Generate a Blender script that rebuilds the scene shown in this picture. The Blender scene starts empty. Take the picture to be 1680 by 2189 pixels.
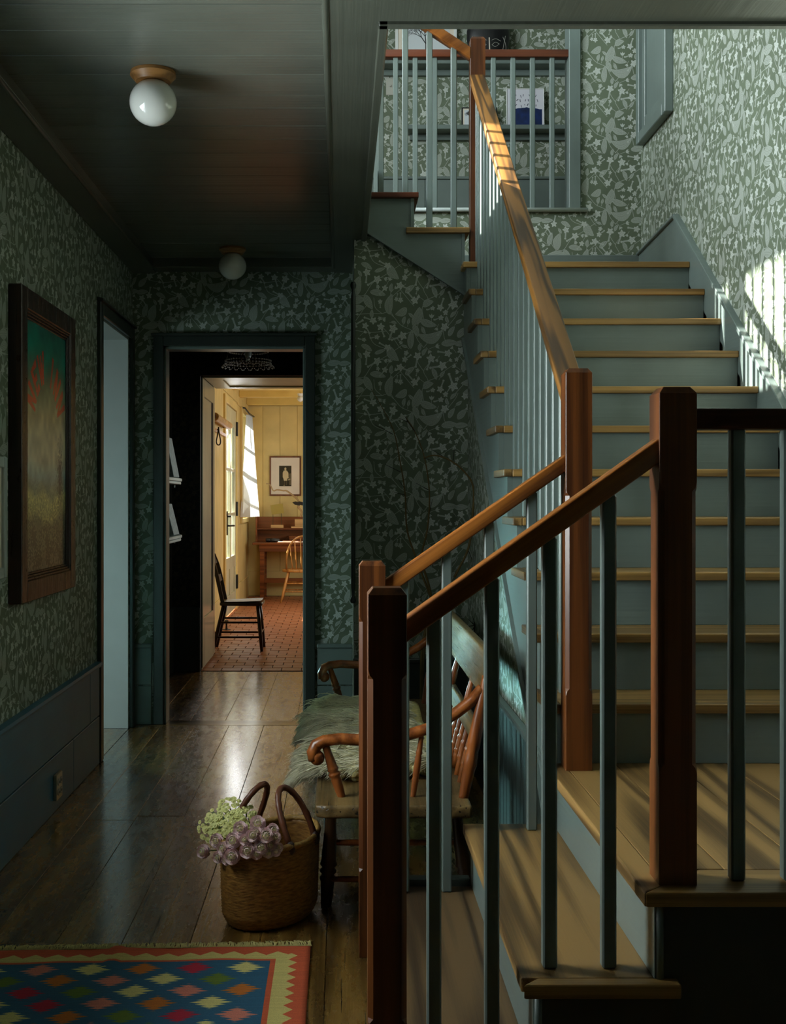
import bpy, bmesh, math, random
import numpy as np
from mathutils import Vector, Matrix

random.seed(7)
rng = np.random.default_rng(7)
C = bpy.context.scene.collection
SC = bpy.context.scene
PI = math.pi

# ------------------------------------------------------------------ camera
CAM_H, FPX, VX, VY = 1.398, 2500.0, 728.0, 1068.0
cam_d = bpy.data.cameras.new('camera')
cam_d.sensor_fit = 'HORIZONTAL'
cam_d.sensor_width = 36.0
cam_d.lens = FPX / 1680 * 36.0
cam_d.shift_x = (840 - VX) / 1680
cam_d.shift_y = -(1094.5 - VY) / 1680
cam_d.clip_start = 0.05
cam = bpy.data.objects.new('camera', cam_d)
cam.location = (0, 0, CAM_H)
cam.rotation_euler = (PI / 2, 0, 0)
C.objects.link(cam)
SC.camera = cam

# ------------------------------------------------------------------ view, world, light
SC.view_settings.view_transform = 'Standard'
SC.view_settings.look = 'None'
SC.view_settings.gamma = 1.0
SC.view_settings.use_curve_mapping = False
SC.view_settings.exposure = 0.0
try:
    SC.cycles.use_denoising = True
    SC.cycles.max_bounces = 8
    SC.cycles.diffuse_bounces = 5
    SC.cycles.transparent_max_bounces = 12
    SC.cycles.sample_clamp_indirect = 6.0
    SC.cycles.caustics_reflective = False
    SC.cycles.caustics_refractive = False
except Exception:
    pass

world = bpy.data.worlds.new('sky')
SC.world = world
world.use_nodes = True
world.node_tree.nodes['Background'].inputs[0].default_value = (0.62, 0.80, 1.0, 1)
world.node_tree.nodes['Background'].inputs[1].default_value = 1.0

SUN_DIR = Vector((1.0, -0.25, -0.78)).normalized()
sun_d = bpy.data.lights.new('sun', 'SUN')
sun_d.energy = 34.0
sun_d.angle = 0.012
sun_d.color = (1.0, 0.98, 0.93)
sun = bpy.data.objects.new('sun', sun_d)
sun.rotation_euler = SUN_DIR.to_track_quat('-Z', 'Y').to_euler()
sun.location = (-8, 8, 9)
C.objects.link(sun)


def area(name, loc, target, sx, sy, watts, col, spread=180):
    d = bpy.data.lights.new(name, 'AREA')
    d.shape = 'RECTANGLE'
    d.size, d.size_y = sx, sy
    d.energy = watts
    d.color = col
    d.spread = math.radians(spread)
    o = bpy.data.objects.new(name, d)
    o.location = loc
    o.rotation_euler = (Vector(target) - Vector(loc)).to_track_quat('-Z', 'Y').to_euler()
    C.objects.link(o)
    return o


# daylight at the windows (side room and passage lamps have no opening built)
area('daylight_upper_window', (-1.60, 4.9, 4.55), (1.4, 4.9, 3.6), 3.2, 1.2, 330, (0.86, 0.96, 1.0))
area('daylight_hall_window', (-1.60, 3.17, 1.75), (1.0, 3.12, 1.72), 1.1, 1.3, 78, (0.90, 0.96, 1.0), 125)
area('daylight_side_room_far', (-4.3, 9.3, 1.3), (0.6, 4.6, 0.45), 1.3, 1.2, 14, (0.42, 0.90, 0.94), 18)
area('daylight_side_room_near', (-3.9, 5.55, 1.2), (-0.1, 7.3, 0.5), 1.2, 1.1, 16, (0.70, 0.94, 0.96), 90)
area('daylight_kitchen_window', (1.9, 13.6, 1.7), (-1.3, 13.8, 1.2), 2.4, 1.6, 52, (1.0, 0.95, 0.84))
area('daylight_passage_window', (0.46, 8.6, 1.7), (-1.3, 8.5, 1.3), 0.7, 1.0, 3.0, (0.80, 1.0, 0.98), 90)
area('daylight_kitchen_door', (-1.62, 14.2, 1.6), (0.5, 13.0, 0.6), 0.9, 1.5, 40, (0.95, 0.97, 1.0))


def at(px, py, Y):
    return Vector(((px - VX) * Y / FPX, Y, CAM_H + (VY - py) * Y / FPX))


# ------------------------------------------------------------------ materials
def lin(c):
    out = []
    for v in c:
        v = v / 255.0
        out.append(v / 12.92 if v <= 0.04045 else ((v + 0.055) / 1.055) ** 2.4)
    return (out[0], out[1], out[2], 1.0)


class NT:
    def __init__(self, name):
        self.m = bpy.data.materials.new(name)
        self.m.use_nodes = True
        self.t = self.m.node_tree
        self.b = self.t.nodes['Principled BSDF']

    def n(self, typ, **kw):
        nd = self.t.nodes.new(typ)
        ins = kw.pop('ins', {})
        for k, v in kw.items():
            setattr(nd, k, v)
        for k, v in ins.items():
            s = nd.inputs[k]
            if isinstance(v, bpy.types.NodeSocket):
                self.t.links.new(v, s)
            else:
                s.default_value = v
        return nd

    def link(self, a, b):
        self.t.links.new(a, b)

    def ramp(self, fac, stops):
        r = self.n('ShaderNodeValToRGB')
        while len(r.color_ramp.elements) < len(stops):
            r.color_ramp.elements.new(0.5)
        for e, (p, c) in zip(r.color_ramp.elements, stops):
            e.position = p
            e.color = c
        self.link(fac, r.inputs[0])
        return r.outputs[0]

    def set(self, **kw):
        names = dict(color='Base Color', rough='Roughness', metal='Metallic', normal='Normal', spec='Specular IOR Level',
                     trans='Transmission Weight', ior='IOR', coat='Coat Weight', coatr='Coat Roughness', sheen='Sheen Weight',
                     alpha='Alpha', sss='Subsurface Weight')
        for k, v in kw.items():
            s = self.b.inputs[names[k]]
            if isinstance(v, bpy.types.NodeSocket):
                self.link(v, s)
            else:
                s.default_value = v


def coords(t, kind='Object', scale=(1, 1, 1), rnd=0.0):
    tc = t.n('ShaderNodeTexCoord')
    v = tc.outputs[kind]
    if rnd:
        oi = t.n('ShaderNodeObjectInfo')
        mul = t.n('ShaderNodeMath', operation='MULTIPLY', ins={0: oi.outputs['Random'], 1: rnd})
        add = t.n('ShaderNodeVectorMath', operation='ADD', ins={0: v, 1: mul.outputs[0]})
        v = add.outputs[0]
    mp = t.n('ShaderNodeMapping', ins={'Vector': v, 'Scale': scale})
    return mp.outputs[0]


def bump(t, h, strength, dist=0.01):
    b = t.n('ShaderNodeBump', ins={'Height': h, 'Strength': strength, 'Distance': dist})
    return b.outputs[0]


def plain(name, c, rough=0.5, metal=0.0, var=0.12, scale=6.0, bmp=0.0, coat=0.0):
    t = NT(name)
    v = coords(t, 'Object', (scale, scale, scale))
    nz = t.n('ShaderNodeTexNoise', ins={'Vector': v, 'Scale': 1.0, 'Detail': 4.0})
    a = lin(c)
    lo = tuple(x * (1 - var) for x in a[:3]) + (1,)
    hi = tuple(min(1, x * (1 + var)) for x in a[:3]) + (1,)
    t.set(color=t.ramp(nz.outputs[0], [(0.3, lo), (0.7, hi)]), rough=rough, metal=metal, coat=coat)
    if bmp:
        t.set(normal=bump(t, nz.outputs[0], bmp))
    return t.m


def paint(name, c, rough=0.42, axis='z', grain=0.25):
    """old gloss paint over boards: faint grain and brush marks"""
    t = NT(name)
    s = {'x': (1.2, 60, 60), 'y': (60, 1.2, 60), 'z': (60, 60, 1.2)}[axis]
    v = coords(t, 'Object', s, 7.0)
    nz = t.n('ShaderNodeTexNoise', ins={'Vector': v, 'Scale': 1.0, 'Detail': 3.0})
    v2 = coords(t, 'Object', (3, 3, 3), 3.0)
    n2 = t.n('ShaderNodeTexNoise', ins={'Vector': v2, 'Scale': 1.0, 'Detail': 5.0})
    a = lin(c)
    lo = tuple(x * 0.86 for x in a[:3]) + (1,)
    hi = tuple(min(1, x * 1.12) for x in a[:3]) + (1,)
    col = t.ramp(n2.outputs[0], [(0.3, lo), (0.7, hi)])
    t.set(color=col, rough=rough, normal=bump(t, nz.outputs[0], grain, 0.004), spec=0.5)
    return t.m


def wood(name, dark, light, axis='y', rough=0.4, ring=9.0, bmp=0.25, coat=0.0, coatr=0.15, cut=22.0, wear=None, rot=(0, 0, 0), fig=0.42):
    """grain running along an axis; rot turns that axis for sloping members"""
    t = NT(name)
    tc = t.n('ShaderNodeTexCoord')
    oi = t.n('ShaderNodeObjectInfo')
    r_ = t.n('ShaderNodeMath', operation='MULTIPLY', ins={0: oi.outputs['Random'], 1: 31.0})
    mp0 = t.n('ShaderNodeMapping', ins={'Vector': tc.outputs['Object'], 'Rotation': rot})
    base = t.n('ShaderNodeVectorMath', operation='ADD', ins={0: mp0.outputs[0], 1: r_.outputs[0]}).outputs[0]

    def scaled(v3):
        return t.n('ShaderNodeMapping', ins={'Vector': base, 'Scale': v3}).outputs[0]
    ix = 'xyz'.index(axis)

    def along(a, c):
        v = [c, c, c]
        v[ix] = a
        return tuple(v)
    v = scaled(along(ring * 0.05, ring))
    dn = t.n('ShaderNodeTexNoise', ins={'Vector': v, 'Scale': 0.7, 'Detail': 2.0})
    bands = t.n('ShaderNodeMath', operation='MULTIPLY', ins={0: dn.outputs[0], 1: 14.0})
    sn = t.n('ShaderNodeMath', operation='SINE', ins={0: t.n('ShaderNodeMath', operation='MULTIPLY', ins={0: bands.outputs[0], 1: 2.6}).outputs[0]})
    s01 = t.n('ShaderNodeMath', operation='MULTIPLY_ADD', ins={0: sn.outputs[0], 1: 0.5 * fig, 2: 0.5 * fig})
    fn = t.n('ShaderNodeTexNoise', ins={'Vector': scaled(along(2.0, cut * 5)), 'Scale': 1.0, 'Detail': 4.0, 'Roughness': 0.65})
    m2 = t.n('ShaderNodeMath', operation='MULTIPLY_ADD', ins={0: fn.outputs[0], 1: 1.0 - fig * 0.7, 2: s01.outputs[0]})
    col = t.ramp(m2.outputs[0], [(0.25, lin(dark)), (0.78, lin(light))])
    mr = t.n('ShaderNodeMapRange', ins={'Value': oi.outputs['Random'], 'To Min': 0.84, 'To Max': 1.16})
    hs = t.n('ShaderNodeHueSaturation', ins={'Value': mr.outputs[0], 'Color': col})
    t.set(color=hs.outputs[0], coat=coat, coatr=coatr)
    if wear:
        wn = t.n('ShaderNodeTexNoise', ins={'Vector': scaled(wear), 'Scale': 1.0, 'Detail': 7.0, 'Roughness': 0.72})
        rr = t.n('ShaderNodeMapRange', ins={'Value': wn.outputs[0], 'From Min': 0.3, 'From Max': 0.7, 'To Min': rough - 0.1, 'To Max': rough + 0.14})
        hh = t.n('ShaderNodeMath', operation='MULTIPLY_ADD', ins={0: m2.outputs[0], 1: 0.7, 2: wn.outputs[0]})
        # drying cracks along the grain
        ck = t.n('ShaderNodeTexNoise', ins={'Vector': scaled(along(2.2, 85)), 'Scale': 1.0, 'Detail': 2.0})
        cm = t.n('ShaderNodeMapRange', ins={'Value': ck.outputs[0], 'From Min': 0.66, 'From Max': 0.72})
        dk = t.n('ShaderNodeMix', data_type='RGBA', ins={0: cm.outputs[0], 6: hs.outputs[0], 7: (0.012, 0.008, 0.004, 1)})
        t.set(color=dk.outputs[2])
        h3 = t.n('ShaderNodeMath', operation='SUBTRACT', ins={0: hh.outputs[0], 1: cm.outputs[0]})
        t.set(rough=rr.outputs[0], normal=bump(t, h3.outputs[0], bmp, 0.006))
    else:
        t.set(rough=rough, normal=bump(t, m2.outputs[0], bmp, 0.003))
    return t.m


# ---- flat printed patterns drawn in memory
class Tile:
    def __init__(self, w, h, wrap=True):
        self.w, self.h, self.wrap = w, h, wrap
        self.a = np.zeros((h, w), np.float32)

    def region(self, cx, cy, R):
        x0, x1 = int(cx - R), int(cx + R) + 1
        y0, y1 = int(cy - R), int(cy + R) + 1
        if not self.wrap:
            x0, y0, x1, y1 = max(0, x0), max(0, y0), min(self.w, x1), min(self.h, y1)
        xs, ys = np.arange(x0, x1), np.arange(y0, y1)
        X, Y = np.meshgrid(xs + 0.5, ys + 0.5)
        return X - cx, Y - cy, np.ix_(ys % self.h, xs % self.w)

    def put(self, ix, cov, val):
        cur = self.a[ix]
        self.a[ix] = cur * (1 - cov) + val * cov

    def leaf(self, cx, cy, L, w, ang, bend=0.0, val=0.85, hatch=True):
        X, Y, ix = self.region(cx, cy, L * 0.75 + w + abs(bend) * L * 0.3)
        if X.size == 0:
            return
        a = math.radians(ang)
        s = X * math.cos(a) + Y * math.sin(a)
        t = -X * math.sin(a) + Y * math.cos(a)
        t = t - bend * (s * s / L - L * 0.08)
        u = np.clip((s + L / 2) / L, 0, 1)
        h = w * np.sin(PI * u ** 0.8) ** 0.75
        cov = np.clip(h - np.abs(t) + 0.5, 0, 1) * (np.abs(s) < L / 2)
        v = np.full(X.shape, val, np.float32)
        if hatch:
            ph = s / 8.5 + np.abs(t) / 11.0
            lines = (np.sin(2 * PI * ph) > -0.15) & (np.abs(t) > 2.5) & (np.abs(t) < h - 3)
            dots = np.sin(2 * PI * np.abs(t) / 9.0) > -0.6
            v = np.where(lines & dots, val * 0.10, v)
            v = np.where(np.abs(t) < 1.3, val * 0.2, v)
        self.put(ix, cov, v)

    def stroke(self, pts, w0, w1=None, val=0.7):
        w1 = w0 if w1 is None else w1
        P = np.array(pts, float)
        # smooth the path (Catmull-Rom)
        if len(P) > 2:
            Q = np.vstack([2 * P[0] - P[1], P, 2 * P[-1] - P[-2]])
            out = []
            for i in range(1, len(Q) - 2):
                for t in np.linspace(0, 1, 8, endpoint=False):
                    out.append(0.5 * (2 * Q[i] + (Q[i + 1] - Q[i - 1]) * t + (2 * Q[i - 1] - 5 * Q[i] + 4 * Q[i + 1] - Q[i + 2]) * t * t
                                      + (3 * Q[i] - Q[i - 1] - 3 * Q[i + 1] + Q[i + 2]) * t ** 3))
            out.append(P[-1])
            P = np.array(out)
        n = len(P) - 1
        for i in range(n):
            p, q = P[i], P[i + 1]
            m = (p + q) / 2
            d = q - p
            ln = float(np.hypot(*d)) + 1e-6
            wa = w0 + (w1 - w0) * (i + 0.5) / n
            X, Y, ix = self.region(m[0], m[1], ln / 2 + wa + 2)
            if X.size == 0:
                continue
            X, Y = X + m[0] - p[0], Y + m[1] - p[1]
            k = np.clip((X * d[0] + Y * d[1]) / ln ** 2, 0, 1)
            dist = np.hypot(X - k * d[0], Y - k * d[1])
            self.put(ix, np.clip(wa - dist + 0.5, 0, 1), val)

    def flower(self, cx, cy, r, rot=0.0, val=0.95, tube=None):
        if tube is not None:
            a = math.radians(tube)
            ex, ey = cx + math.cos(a) * r * 2.6, cy + math.sin(a) * r * 2.6
            self.stroke([(cx, cy), (ex, ey)], r * 0.27, r * 0.10, val * 0.80)
            self.stroke([(cx, cy), (ex, ey)], 1.0, 0.8, val * 0.25)
            self.stroke([(ex - math.sin(a) * 3, ey + math.cos(a) * 3), (ex + math.sin(a) * 3, ey - math.cos(a) * 3)], r * .22, val=val * .8)
        for k in range(5):
            a = rot + k * 72
            self.leaf(cx + math.cos(math.radians(a)) * r * 0.52, cy + math.sin(math.radians(a)) * r * 0.54, r * 1.12, r * 0.33, a, 0.15, val, False)
            self.stroke([(cx + math.cos(math.radians(a)) * r * 0.15, cy + math.sin(math.radians(a)) * r * 0.15),
                         (cx + math.cos(math.radians(a)) * r * 0.6, cy + math.sin(math.radians(a)) * r * 0.6)], 1.0, val=0.15)

    def poly(self, pts, val=1.0):
        P = np.array(pts, float)
        c = (P.min(0) + P.max(0)) / 2
        R = float((P.max(0) - P.min(0)).max() / 2) + 2
        X, Y, ix = self.region(c[0], c[1], R)
        if X.size == 0:
            return
        X, Y = X + c[0], Y + c[1]
        inside = np.zeros(X.shape, bool)
        n = len(P)
        for i in range(n):
            x0, y0 = P[i]
            x1, y1 = P[(i + 1) % n]
            cond = ((y0 > Y) != (y1 > Y)) & (X < (x1 - x0) * (Y - y0) / (y1 - y0 + 1e-9) + x0)
            inside ^= cond
        self.put(ix, inside.astype(np.float32), val)


def to_image(name, rgb, noncolor=False):
    h, w = rgb.shape[:2]
    img = bpy.data.images.new(name, w, h, alpha=False, float_buffer=False)
    if noncolor:
        img.colorspace_settings.name = 'Non-Color'
    buf = np.ones((h, w, 4), np.float32)
    buf[..., :3] = rgb[::-1] if rgb.ndim == 3 else rgb[::-1][..., None]
    img.pixels.foreach_set(buf.ravel())
    img.pack()
    return img


def wallpaper_tile():
    T = Tile(1024, 722)
    k = 1024 / 838.0
    S = lambda pts: [(x * k, y * k) for x, y in pts]
    for pts in [[(-10, 330), (60, 255), (110, 215), (170, 210), (235, 120), (330, 60), (440, -15)], [(170, 210), (205, 255), (160, 320), (90, 420), (30, 470)],
                [(110, 215), (75, 170), (60, 120), (20, 60)], [(300, 345), (340, 335), (385, 370), (440, 430), (520, 470), (560, 540), (600, 590)],
                [(385, 370), (350, 300), (360, 240), (430, 170), (470, 130)], [(430, 170), (480, 230), (530, 290)],
                [(600, 590), (660, 520), (740, 470), (820, 380), (848, 330)], [(600, 380), (590, 300), (630, 240), (600, 170), (640, 110)],
                [(590, 300), (560, 420), (545, 500)], [(630, 240), (700, 210), (760, 160), (838, 110)], [(600, 170), (560, 110), (545, 50)],
                [(300, 345), (200, 345), (90, 352)], [(300, 345), (250, 300), (240, 230)], [(520, 470), (450, 500), (380, 520), (330, 470), (290, 430)],
                [(380, 520), (420, 580), (440, 600)], [(330, 470), (200, 480), (60, 455)], [(200, 480), (240, 560), (330, 600)], [(740, 470), (760, 540), (838, 560)]]:
        T.stroke(S(pts), 2.6, 2.2, 0.62)
    leaves = [(120, 140, 140, 34, -80, .35), (58, 120, 112, 22, -75, .1), (100, 250, 140, 29, 172, .1), (200, 262, 118, 27, 62, -.15), (105, 312, 130, 26, 165, -.1),
              (352, 275, 150, 29, -82, .35), (375, 48, 130, 32, 55, -.45), (285, 28, 84, 14, -20, 0), (440, 335, 96, 27, 150, .5), (555, 365, 140, 34, -70, -.35),
              (632, 415, 128, 26, 18, -.2), (648, 512, 180, 38, 175, 1.0), (508, 528, 140, 23, -85, .15), (545, 468, 94, 21, 70, .2), (786, 556, 118, 25, -5, .1),
              (500, 165, 88, 19, -40, .2), (680, 190, 88, 17, 70, .2), (630, 268, 84, 25, -25, .5), (270, 195, 116, 23, 12, .2), (38, 478, 98, 23, -48, .1),
              (35, 560, 98, 21, -5, .1), (800, 470, 84, 18, -60, .2), (190, 590, 90, 18, 30, .2)]
    for cx, cy, L, w, a, b in leaves:
        T.leaf(cx * k, cy * k, L * k, w * k, a, b, 0.76)
    flowers = [(265, 98, 30, 10, 150), (190, 46, 28, 40, 95), (428, 142, 28, 0, 20), (556, 60, 30, 20, 100), (652, 78, 32, 50, 110), (776, 40, 28, 0, 190),
               (815, 278, 36, 30, 250), (752, 440, 30, 12, 130), (380, 452, 32, 5, 110), (448, 505, 32, 33, 160), (290, 440, 28, 60, 70), (92, 432, 30, 15, 330),
               (178, 432, 24, 0, 60), (236, 395, 26, 20, 200), (535, 250, 28, 44, 230), (735, 130, 34, 25, 170), (30, 20, 26, 9, 60), (90, 600 - 12, 26, 50, 280),
               (340, 590, 26, 20, 210), (720, 300, 26, 10, 290), (320, 160, 22, 60, 130), (60, 350, 24, 30, 0)]
    for cx, cy, r, rot, tb in flowers:
        T.flower(cx * k, cy * k, r * k, rot, 0.95, tb)
    # fill the gaps the way the block print does: small sprigs, buds and leaves on thin stems
    rs = np.random.default_rng(11)
    done = 0
    for _ in range(900):
        x, y = rs.uniform(0, T.w), rs.uniform(0, T.h)
        R = rs.uniform(26, 40)
        X_, Y_, ix = T.region(x, y, R)
        if (T.a[ix] > 0.3).mean() > 0.10:
            continue
        a = rs.uniform(0, 360)
        ca_, sa_ = math.cos(math.radians(a)), math.sin(math.radians(a))
        T.stroke([(x - ca_ * R * 1.5, y - sa_ * R * 1.5 + 8), (x - ca_ * R * .5, y - sa_ * R * .5), (x, y)], 2.0, 1.6, 0.62)
        if done % 3 == 0:
            T.flower(x, y, R * 0.68, a, 0.92, a + 180)
        elif done % 3 == 1:
            T.leaf(x, y, R * 2.0, R * 0.46, a, rs.uniform(-.5, .5), 0.74)
        else:
            for q in (-35, 0, 35):
                T.leaf(x + math.cos(math.radians(a + q)) * R * .5, y + math.sin(math.radians(a + q)) * R * .5, R * 1.0, R * .2, a + q, 0.1, 0.85, False)
        done += 1
        if done > 46:
            break
    return T.a


PAPER_W, PAPER_H = 0.63, 0.4445
_paper = to_image('wallpaper_print', np.clip(wallpaper_tile(), 0, 1), True)


def wallpaper(name, ground, ink, shift=(0, 0)):
    t = NT(name)
    tc = t.n('ShaderNodeTexCoord')
    mp = t.n('ShaderNodeMapping', ins={'Vector': tc.outputs['UV'], 'Scale': (1 / PAPER_W, 1 / PAPER_H, 1), 'Location': (shift[0], shift[1], 0)})
    im = t.n('ShaderNodeTexImage', image=_paper, ins={'Vector': mp.outputs[0]})
    nz = t.n('ShaderNodeTexNoise', ins={'Vector': coords(t, 'Object', (5, 5, 5)), 'Scale': 1.0, 'Detail': 4.0})
    g = lin(ground)
    gcol = t.ramp(nz.outputs[0], [(0.3, tuple(x * 0.85 for x in g[:3]) + (1,)), (0.7, tuple(x * 1.12 for x in g[:3]) + (1,))])
    mx = t.n('ShaderNodeMix', data_type='RGBA', ins={0: im.outputs[0], 6: gcol, 7: lin(ink)})
    # paper sheets meet in faint horizontal seams
    t.set(color=mx.outputs[2], rough=0.62, spec=0.3)
    return t.m


M = {}
M['paper'] = wallpaper('wallpaper_green', (101, 112, 92), (192, 198, 190))
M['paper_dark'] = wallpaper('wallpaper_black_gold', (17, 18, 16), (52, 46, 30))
M['paint'] = paint('blue_grey_paint', (104, 117, 112), 0.38, 'z', 0.2)
M['paint_x'] = paint('blue_grey_paint_x', (104, 117, 112), 0.38, 'x', 0.3)
M['paint_y'] = paint('blue_grey_paint_y', (104, 117, 112), 0.30, 'y', 0.3)
M['paint_teal_lit'] = paint('wainscot_paint_teal_light', (58, 108, 132), 0.42, 'y', 0.25)  # same blue grey paint, with teal light tinted into the colour
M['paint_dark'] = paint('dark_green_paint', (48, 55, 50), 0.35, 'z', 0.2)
M['ceil'] = paint('ceiling_paint', (104, 108, 98), 0.30, 'x', 0.5)
M['ceil_trim'] = paint('ceiling_trim_paint', (84, 88, 78), 0.35, 'y', 0.3)
M['white'] = plain('off_white_plaster', (196, 202, 196), 0.6, var=0.04)
M['reveal'] = plain('pale_reveal_paint', (176, 182, 178), 0.5, var=0.03)
M['side_plaster'] = plain('grey_side_plaster', (104, 106, 100), 0.7, var=0.04)
M['oak_x'] = wood('golden_tread_wood_x', (98, 72, 34), (168, 130, 72), 'x', 0.42, 8, 0.35, cut=45.0)
M['oak_y'] = wood('golden_tread_wood_y', (80, 58, 28), (152, 118, 68), 'y', 0.42, 8, 0.35, cut=45.0, fig=0.62)
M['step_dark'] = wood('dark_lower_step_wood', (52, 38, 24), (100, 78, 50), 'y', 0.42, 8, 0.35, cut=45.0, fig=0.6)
M['newel'] = wood('newel_wood', (58, 28, 10), (118, 66, 27), 'z', 0.36, 9, 0.2)
M['rail_x'] = wood('rail_wood_x', (104, 56, 18), (168, 102, 42), 'x', 0.34, 9, 0.15, rot=(0, math.atan(0.70), 0))
M['rail_y'] = wood('rail_wood_y', (70, 46, 16), (136, 92, 38), 'y', 0.5, 16, 0.2, rot=(-math.atan(0.74), 0, 0), fig=0.8)
M['rail_dark'] = wood('rail_dark_wood', (58, 26, 14), (98, 48, 24), 'x', 0.36, 9, 0.15)
M['floor'] = wood('worn_floor_boards', (66, 46, 18), (146, 110, 52), 'y', 0.24, 5, 0.45, coat=1.0, coatr=0.16, wear=(24, 7, 24))
M['floor_x'] = wood('worn_threshold_board', (64, 46, 20), (128, 98, 52), 'x', 0.28, 5, 0.4, coat=0.8)
M['yellow'] = paint('yellow_board_paint', (208, 186, 122), 0.5, 'z', 0.25)
M['cream'] = paint('cream_door_paint', (196, 194, 162), 0.3, 'z', 0.2)
M['yellow_x'] = paint('yellow_beam_paint', (216, 188, 108), 0.5, 'x', 0.2)
M['tile'] = plain('terracotta_tile', (168, 104, 68), 0.38, var=0.22, scale=5)
M['mortar'] = plain('dark_mortar', (58, 40, 30), 0.9)
M['black'] = plain('black_iron', (18, 18, 18), 0.4)
M['darkwood'] = wood('dark_chair_wood', (26, 16, 12), (52, 34, 24), 'z', 0.3, 9, 0.1)
M['seatwood'] = wood('worn_seat_wood', (96, 82, 52), (150, 132, 92), 'x', 0.35, 9, 0.15)
M['pine'] = wood('blond_chair_wood', (150, 100, 46), (206, 152, 84), 'z', 0.35, 9, 0.1)
M['deskwood'] = wood('desk_wood', (84, 42, 18), (142, 82, 40), 'x', 0.4, 9, 0.15)
M['benchwood'] = wood('bench_arm_wood', (104, 52, 20), (168, 96, 44), 'y', 0.3, 9, 0.1)
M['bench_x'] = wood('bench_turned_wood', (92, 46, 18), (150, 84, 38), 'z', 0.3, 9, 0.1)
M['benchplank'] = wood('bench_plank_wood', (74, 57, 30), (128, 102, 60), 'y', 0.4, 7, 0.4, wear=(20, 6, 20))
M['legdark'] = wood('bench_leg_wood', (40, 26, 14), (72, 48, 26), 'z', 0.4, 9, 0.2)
M['opal'] = plain('opal_glass', (224, 226, 220), 0.08, var=0.02, coat=0.5)
M['canopy'] = wood('lamp_canopy_wood', (112, 76, 38), (160, 114, 64), 'x', 0.4, 14, 0.1)
M['plate'] = plain('switch_plate', (176, 176, 166), 0.35, var=0.03)
M['steel'] = plain('metal_plate', (176, 172, 152), 0.3, 0.6, var=0.05)
M['brass'] = plain('chandelier_metal', (90, 82, 60), 0.3, 0.9)
M['leather'] = plain('brown_leather', (96, 52, 30), 0.45, bmp=0.3, scale=40)
M['leather_dark'] = plain('dark_leather', (52, 30, 22), 0.5, bmp=0.3, scale=40)
M['petal'] = plain('pink_petal', (250, 212, 214), 0.9, var=0.25, scale=30)
M['petal_core'] = plain('pale_green_centre', (230, 224, 168), 0.7, var=0.3, scale=120)
M['bloom'] = plain('cream_green_bloom', (226, 224, 146), 0.65, var=0.2, scale=60)
M['bloom_core'] = plain('yellow_bloom_centre', (190, 160, 60), 0.7)
M['leafgreen'] = plain('leaf_green', (78, 104, 46), 0.55, var=0.3, scale=20)
M['bark'] = plain('olive_bark', (96, 78, 32), 0.7, bmp=0.4, scale=60)
M['bark_dark'] = plain('dark_twig', (34, 28, 20), 0.8)
M['driftwood'] = plain('pale_twig_wood', (166, 138, 96), 0.7, scale=30)
M['wool'] = plain('ivory_wool', (228, 222, 192), 0.85, var=0.2, scale=16)
M['wool_curl'] = plain('cream_wool_curls', (206, 194, 132), 0.9, var=0.2, scale=40, bmp=0.5)
M['fringe'] = plain('cream_fringe', (186, 172, 110), 0.9, var=0.2, scale=60)
M['vase'] = plain('dark_stoneware', (30, 28, 26), 0.4)
M['papersheet'] = plain('paper', (216, 206, 190), 0.7, var=0.05)
M['orange'] = plain('orange_paper', (196, 110, 70), 0.7)
M['grey_book'] = plain('grey_cloth_cover', (150, 156, 154), 0.7, var=0.25, scale=40)
M['tan'] = wood('pale_block_wood', (150, 118, 72), (190, 156, 106), 'x', 0.5, 9, 0.1)
M['backing'] = plain('frame_backing', (40, 36, 32), 0.8)
M['navyframe'] = plain('black_frame', (16, 16, 18), 0.4)
M['whiteframe'] = plain('white_frame', (214, 216, 214), 0.5, var=0.03)
M['brownframe'] = wood('picture_frame_wood', (74, 40, 22), (112, 66, 38), 'z', 0.4, 9, 0.1)
M['signframe'] = wood('old_sign_frame_wood', (26, 16, 12), (62, 40, 30), 'z', 0.32, 9, 0.4, wear=(30, 30, 8))
M['shelf'] = paint('pale_shelf_paint', (176, 186, 182), 0.4, 'y', 0.1)


def glass_mat(name, tint, haze=0.0):
    t = NT(name)
    out = t.t.nodes['Material Output']
    tr = t.n('ShaderNodeBsdfTransparent', ins={'Color': tint})
    gl = t.n('ShaderNodeBsdfGlossy', ins={'Roughness': 0.05})
    mx = t.n('ShaderNodeMixShader', ins={0: 0.1, 1: tr.outputs[0], 2: gl.outputs[0]})
    t.link(mx.outputs[0], out.inputs[0])
    return t.m


M['glass'] = glass_mat('window_glass', (0.95, 0.97, 0.95, 1))


def curtain_mat():
    t = NT('sheer_curtain')
    out = t.t.nodes['Material Output']
    df = t.n('ShaderNodeBsdfDiffuse', ins={'Color': (0.74, 0.75, 0.74, 1)})
    tl = t.n('ShaderNodeBsdfTranslucent', ins={'Color': (0.55, 0.56, 0.55, 1)})
    tr = t.n('ShaderNodeBsdfTransparent')
    a = t.n('ShaderNodeMixShader', ins={0: 0.5, 1: df.outputs[0], 2: tl.outputs[0]})
    b = t.n('ShaderNodeMixShader', ins={0: 0.12, 1: a.outputs[0], 2: tr.outputs[0]})
    t.link(b.outputs[0], out.inputs[0])
    return t.m


M['curtain'] = curtain_mat()


def crystal_mat():
    t = NT('crystal_bead')
    t.set(color=(0.8, 0.8, 0.8, 1), rough=0.05, trans=0.6, ior=1.5)
    return t.m


M['crystal'] = crystal_mat()


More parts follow.
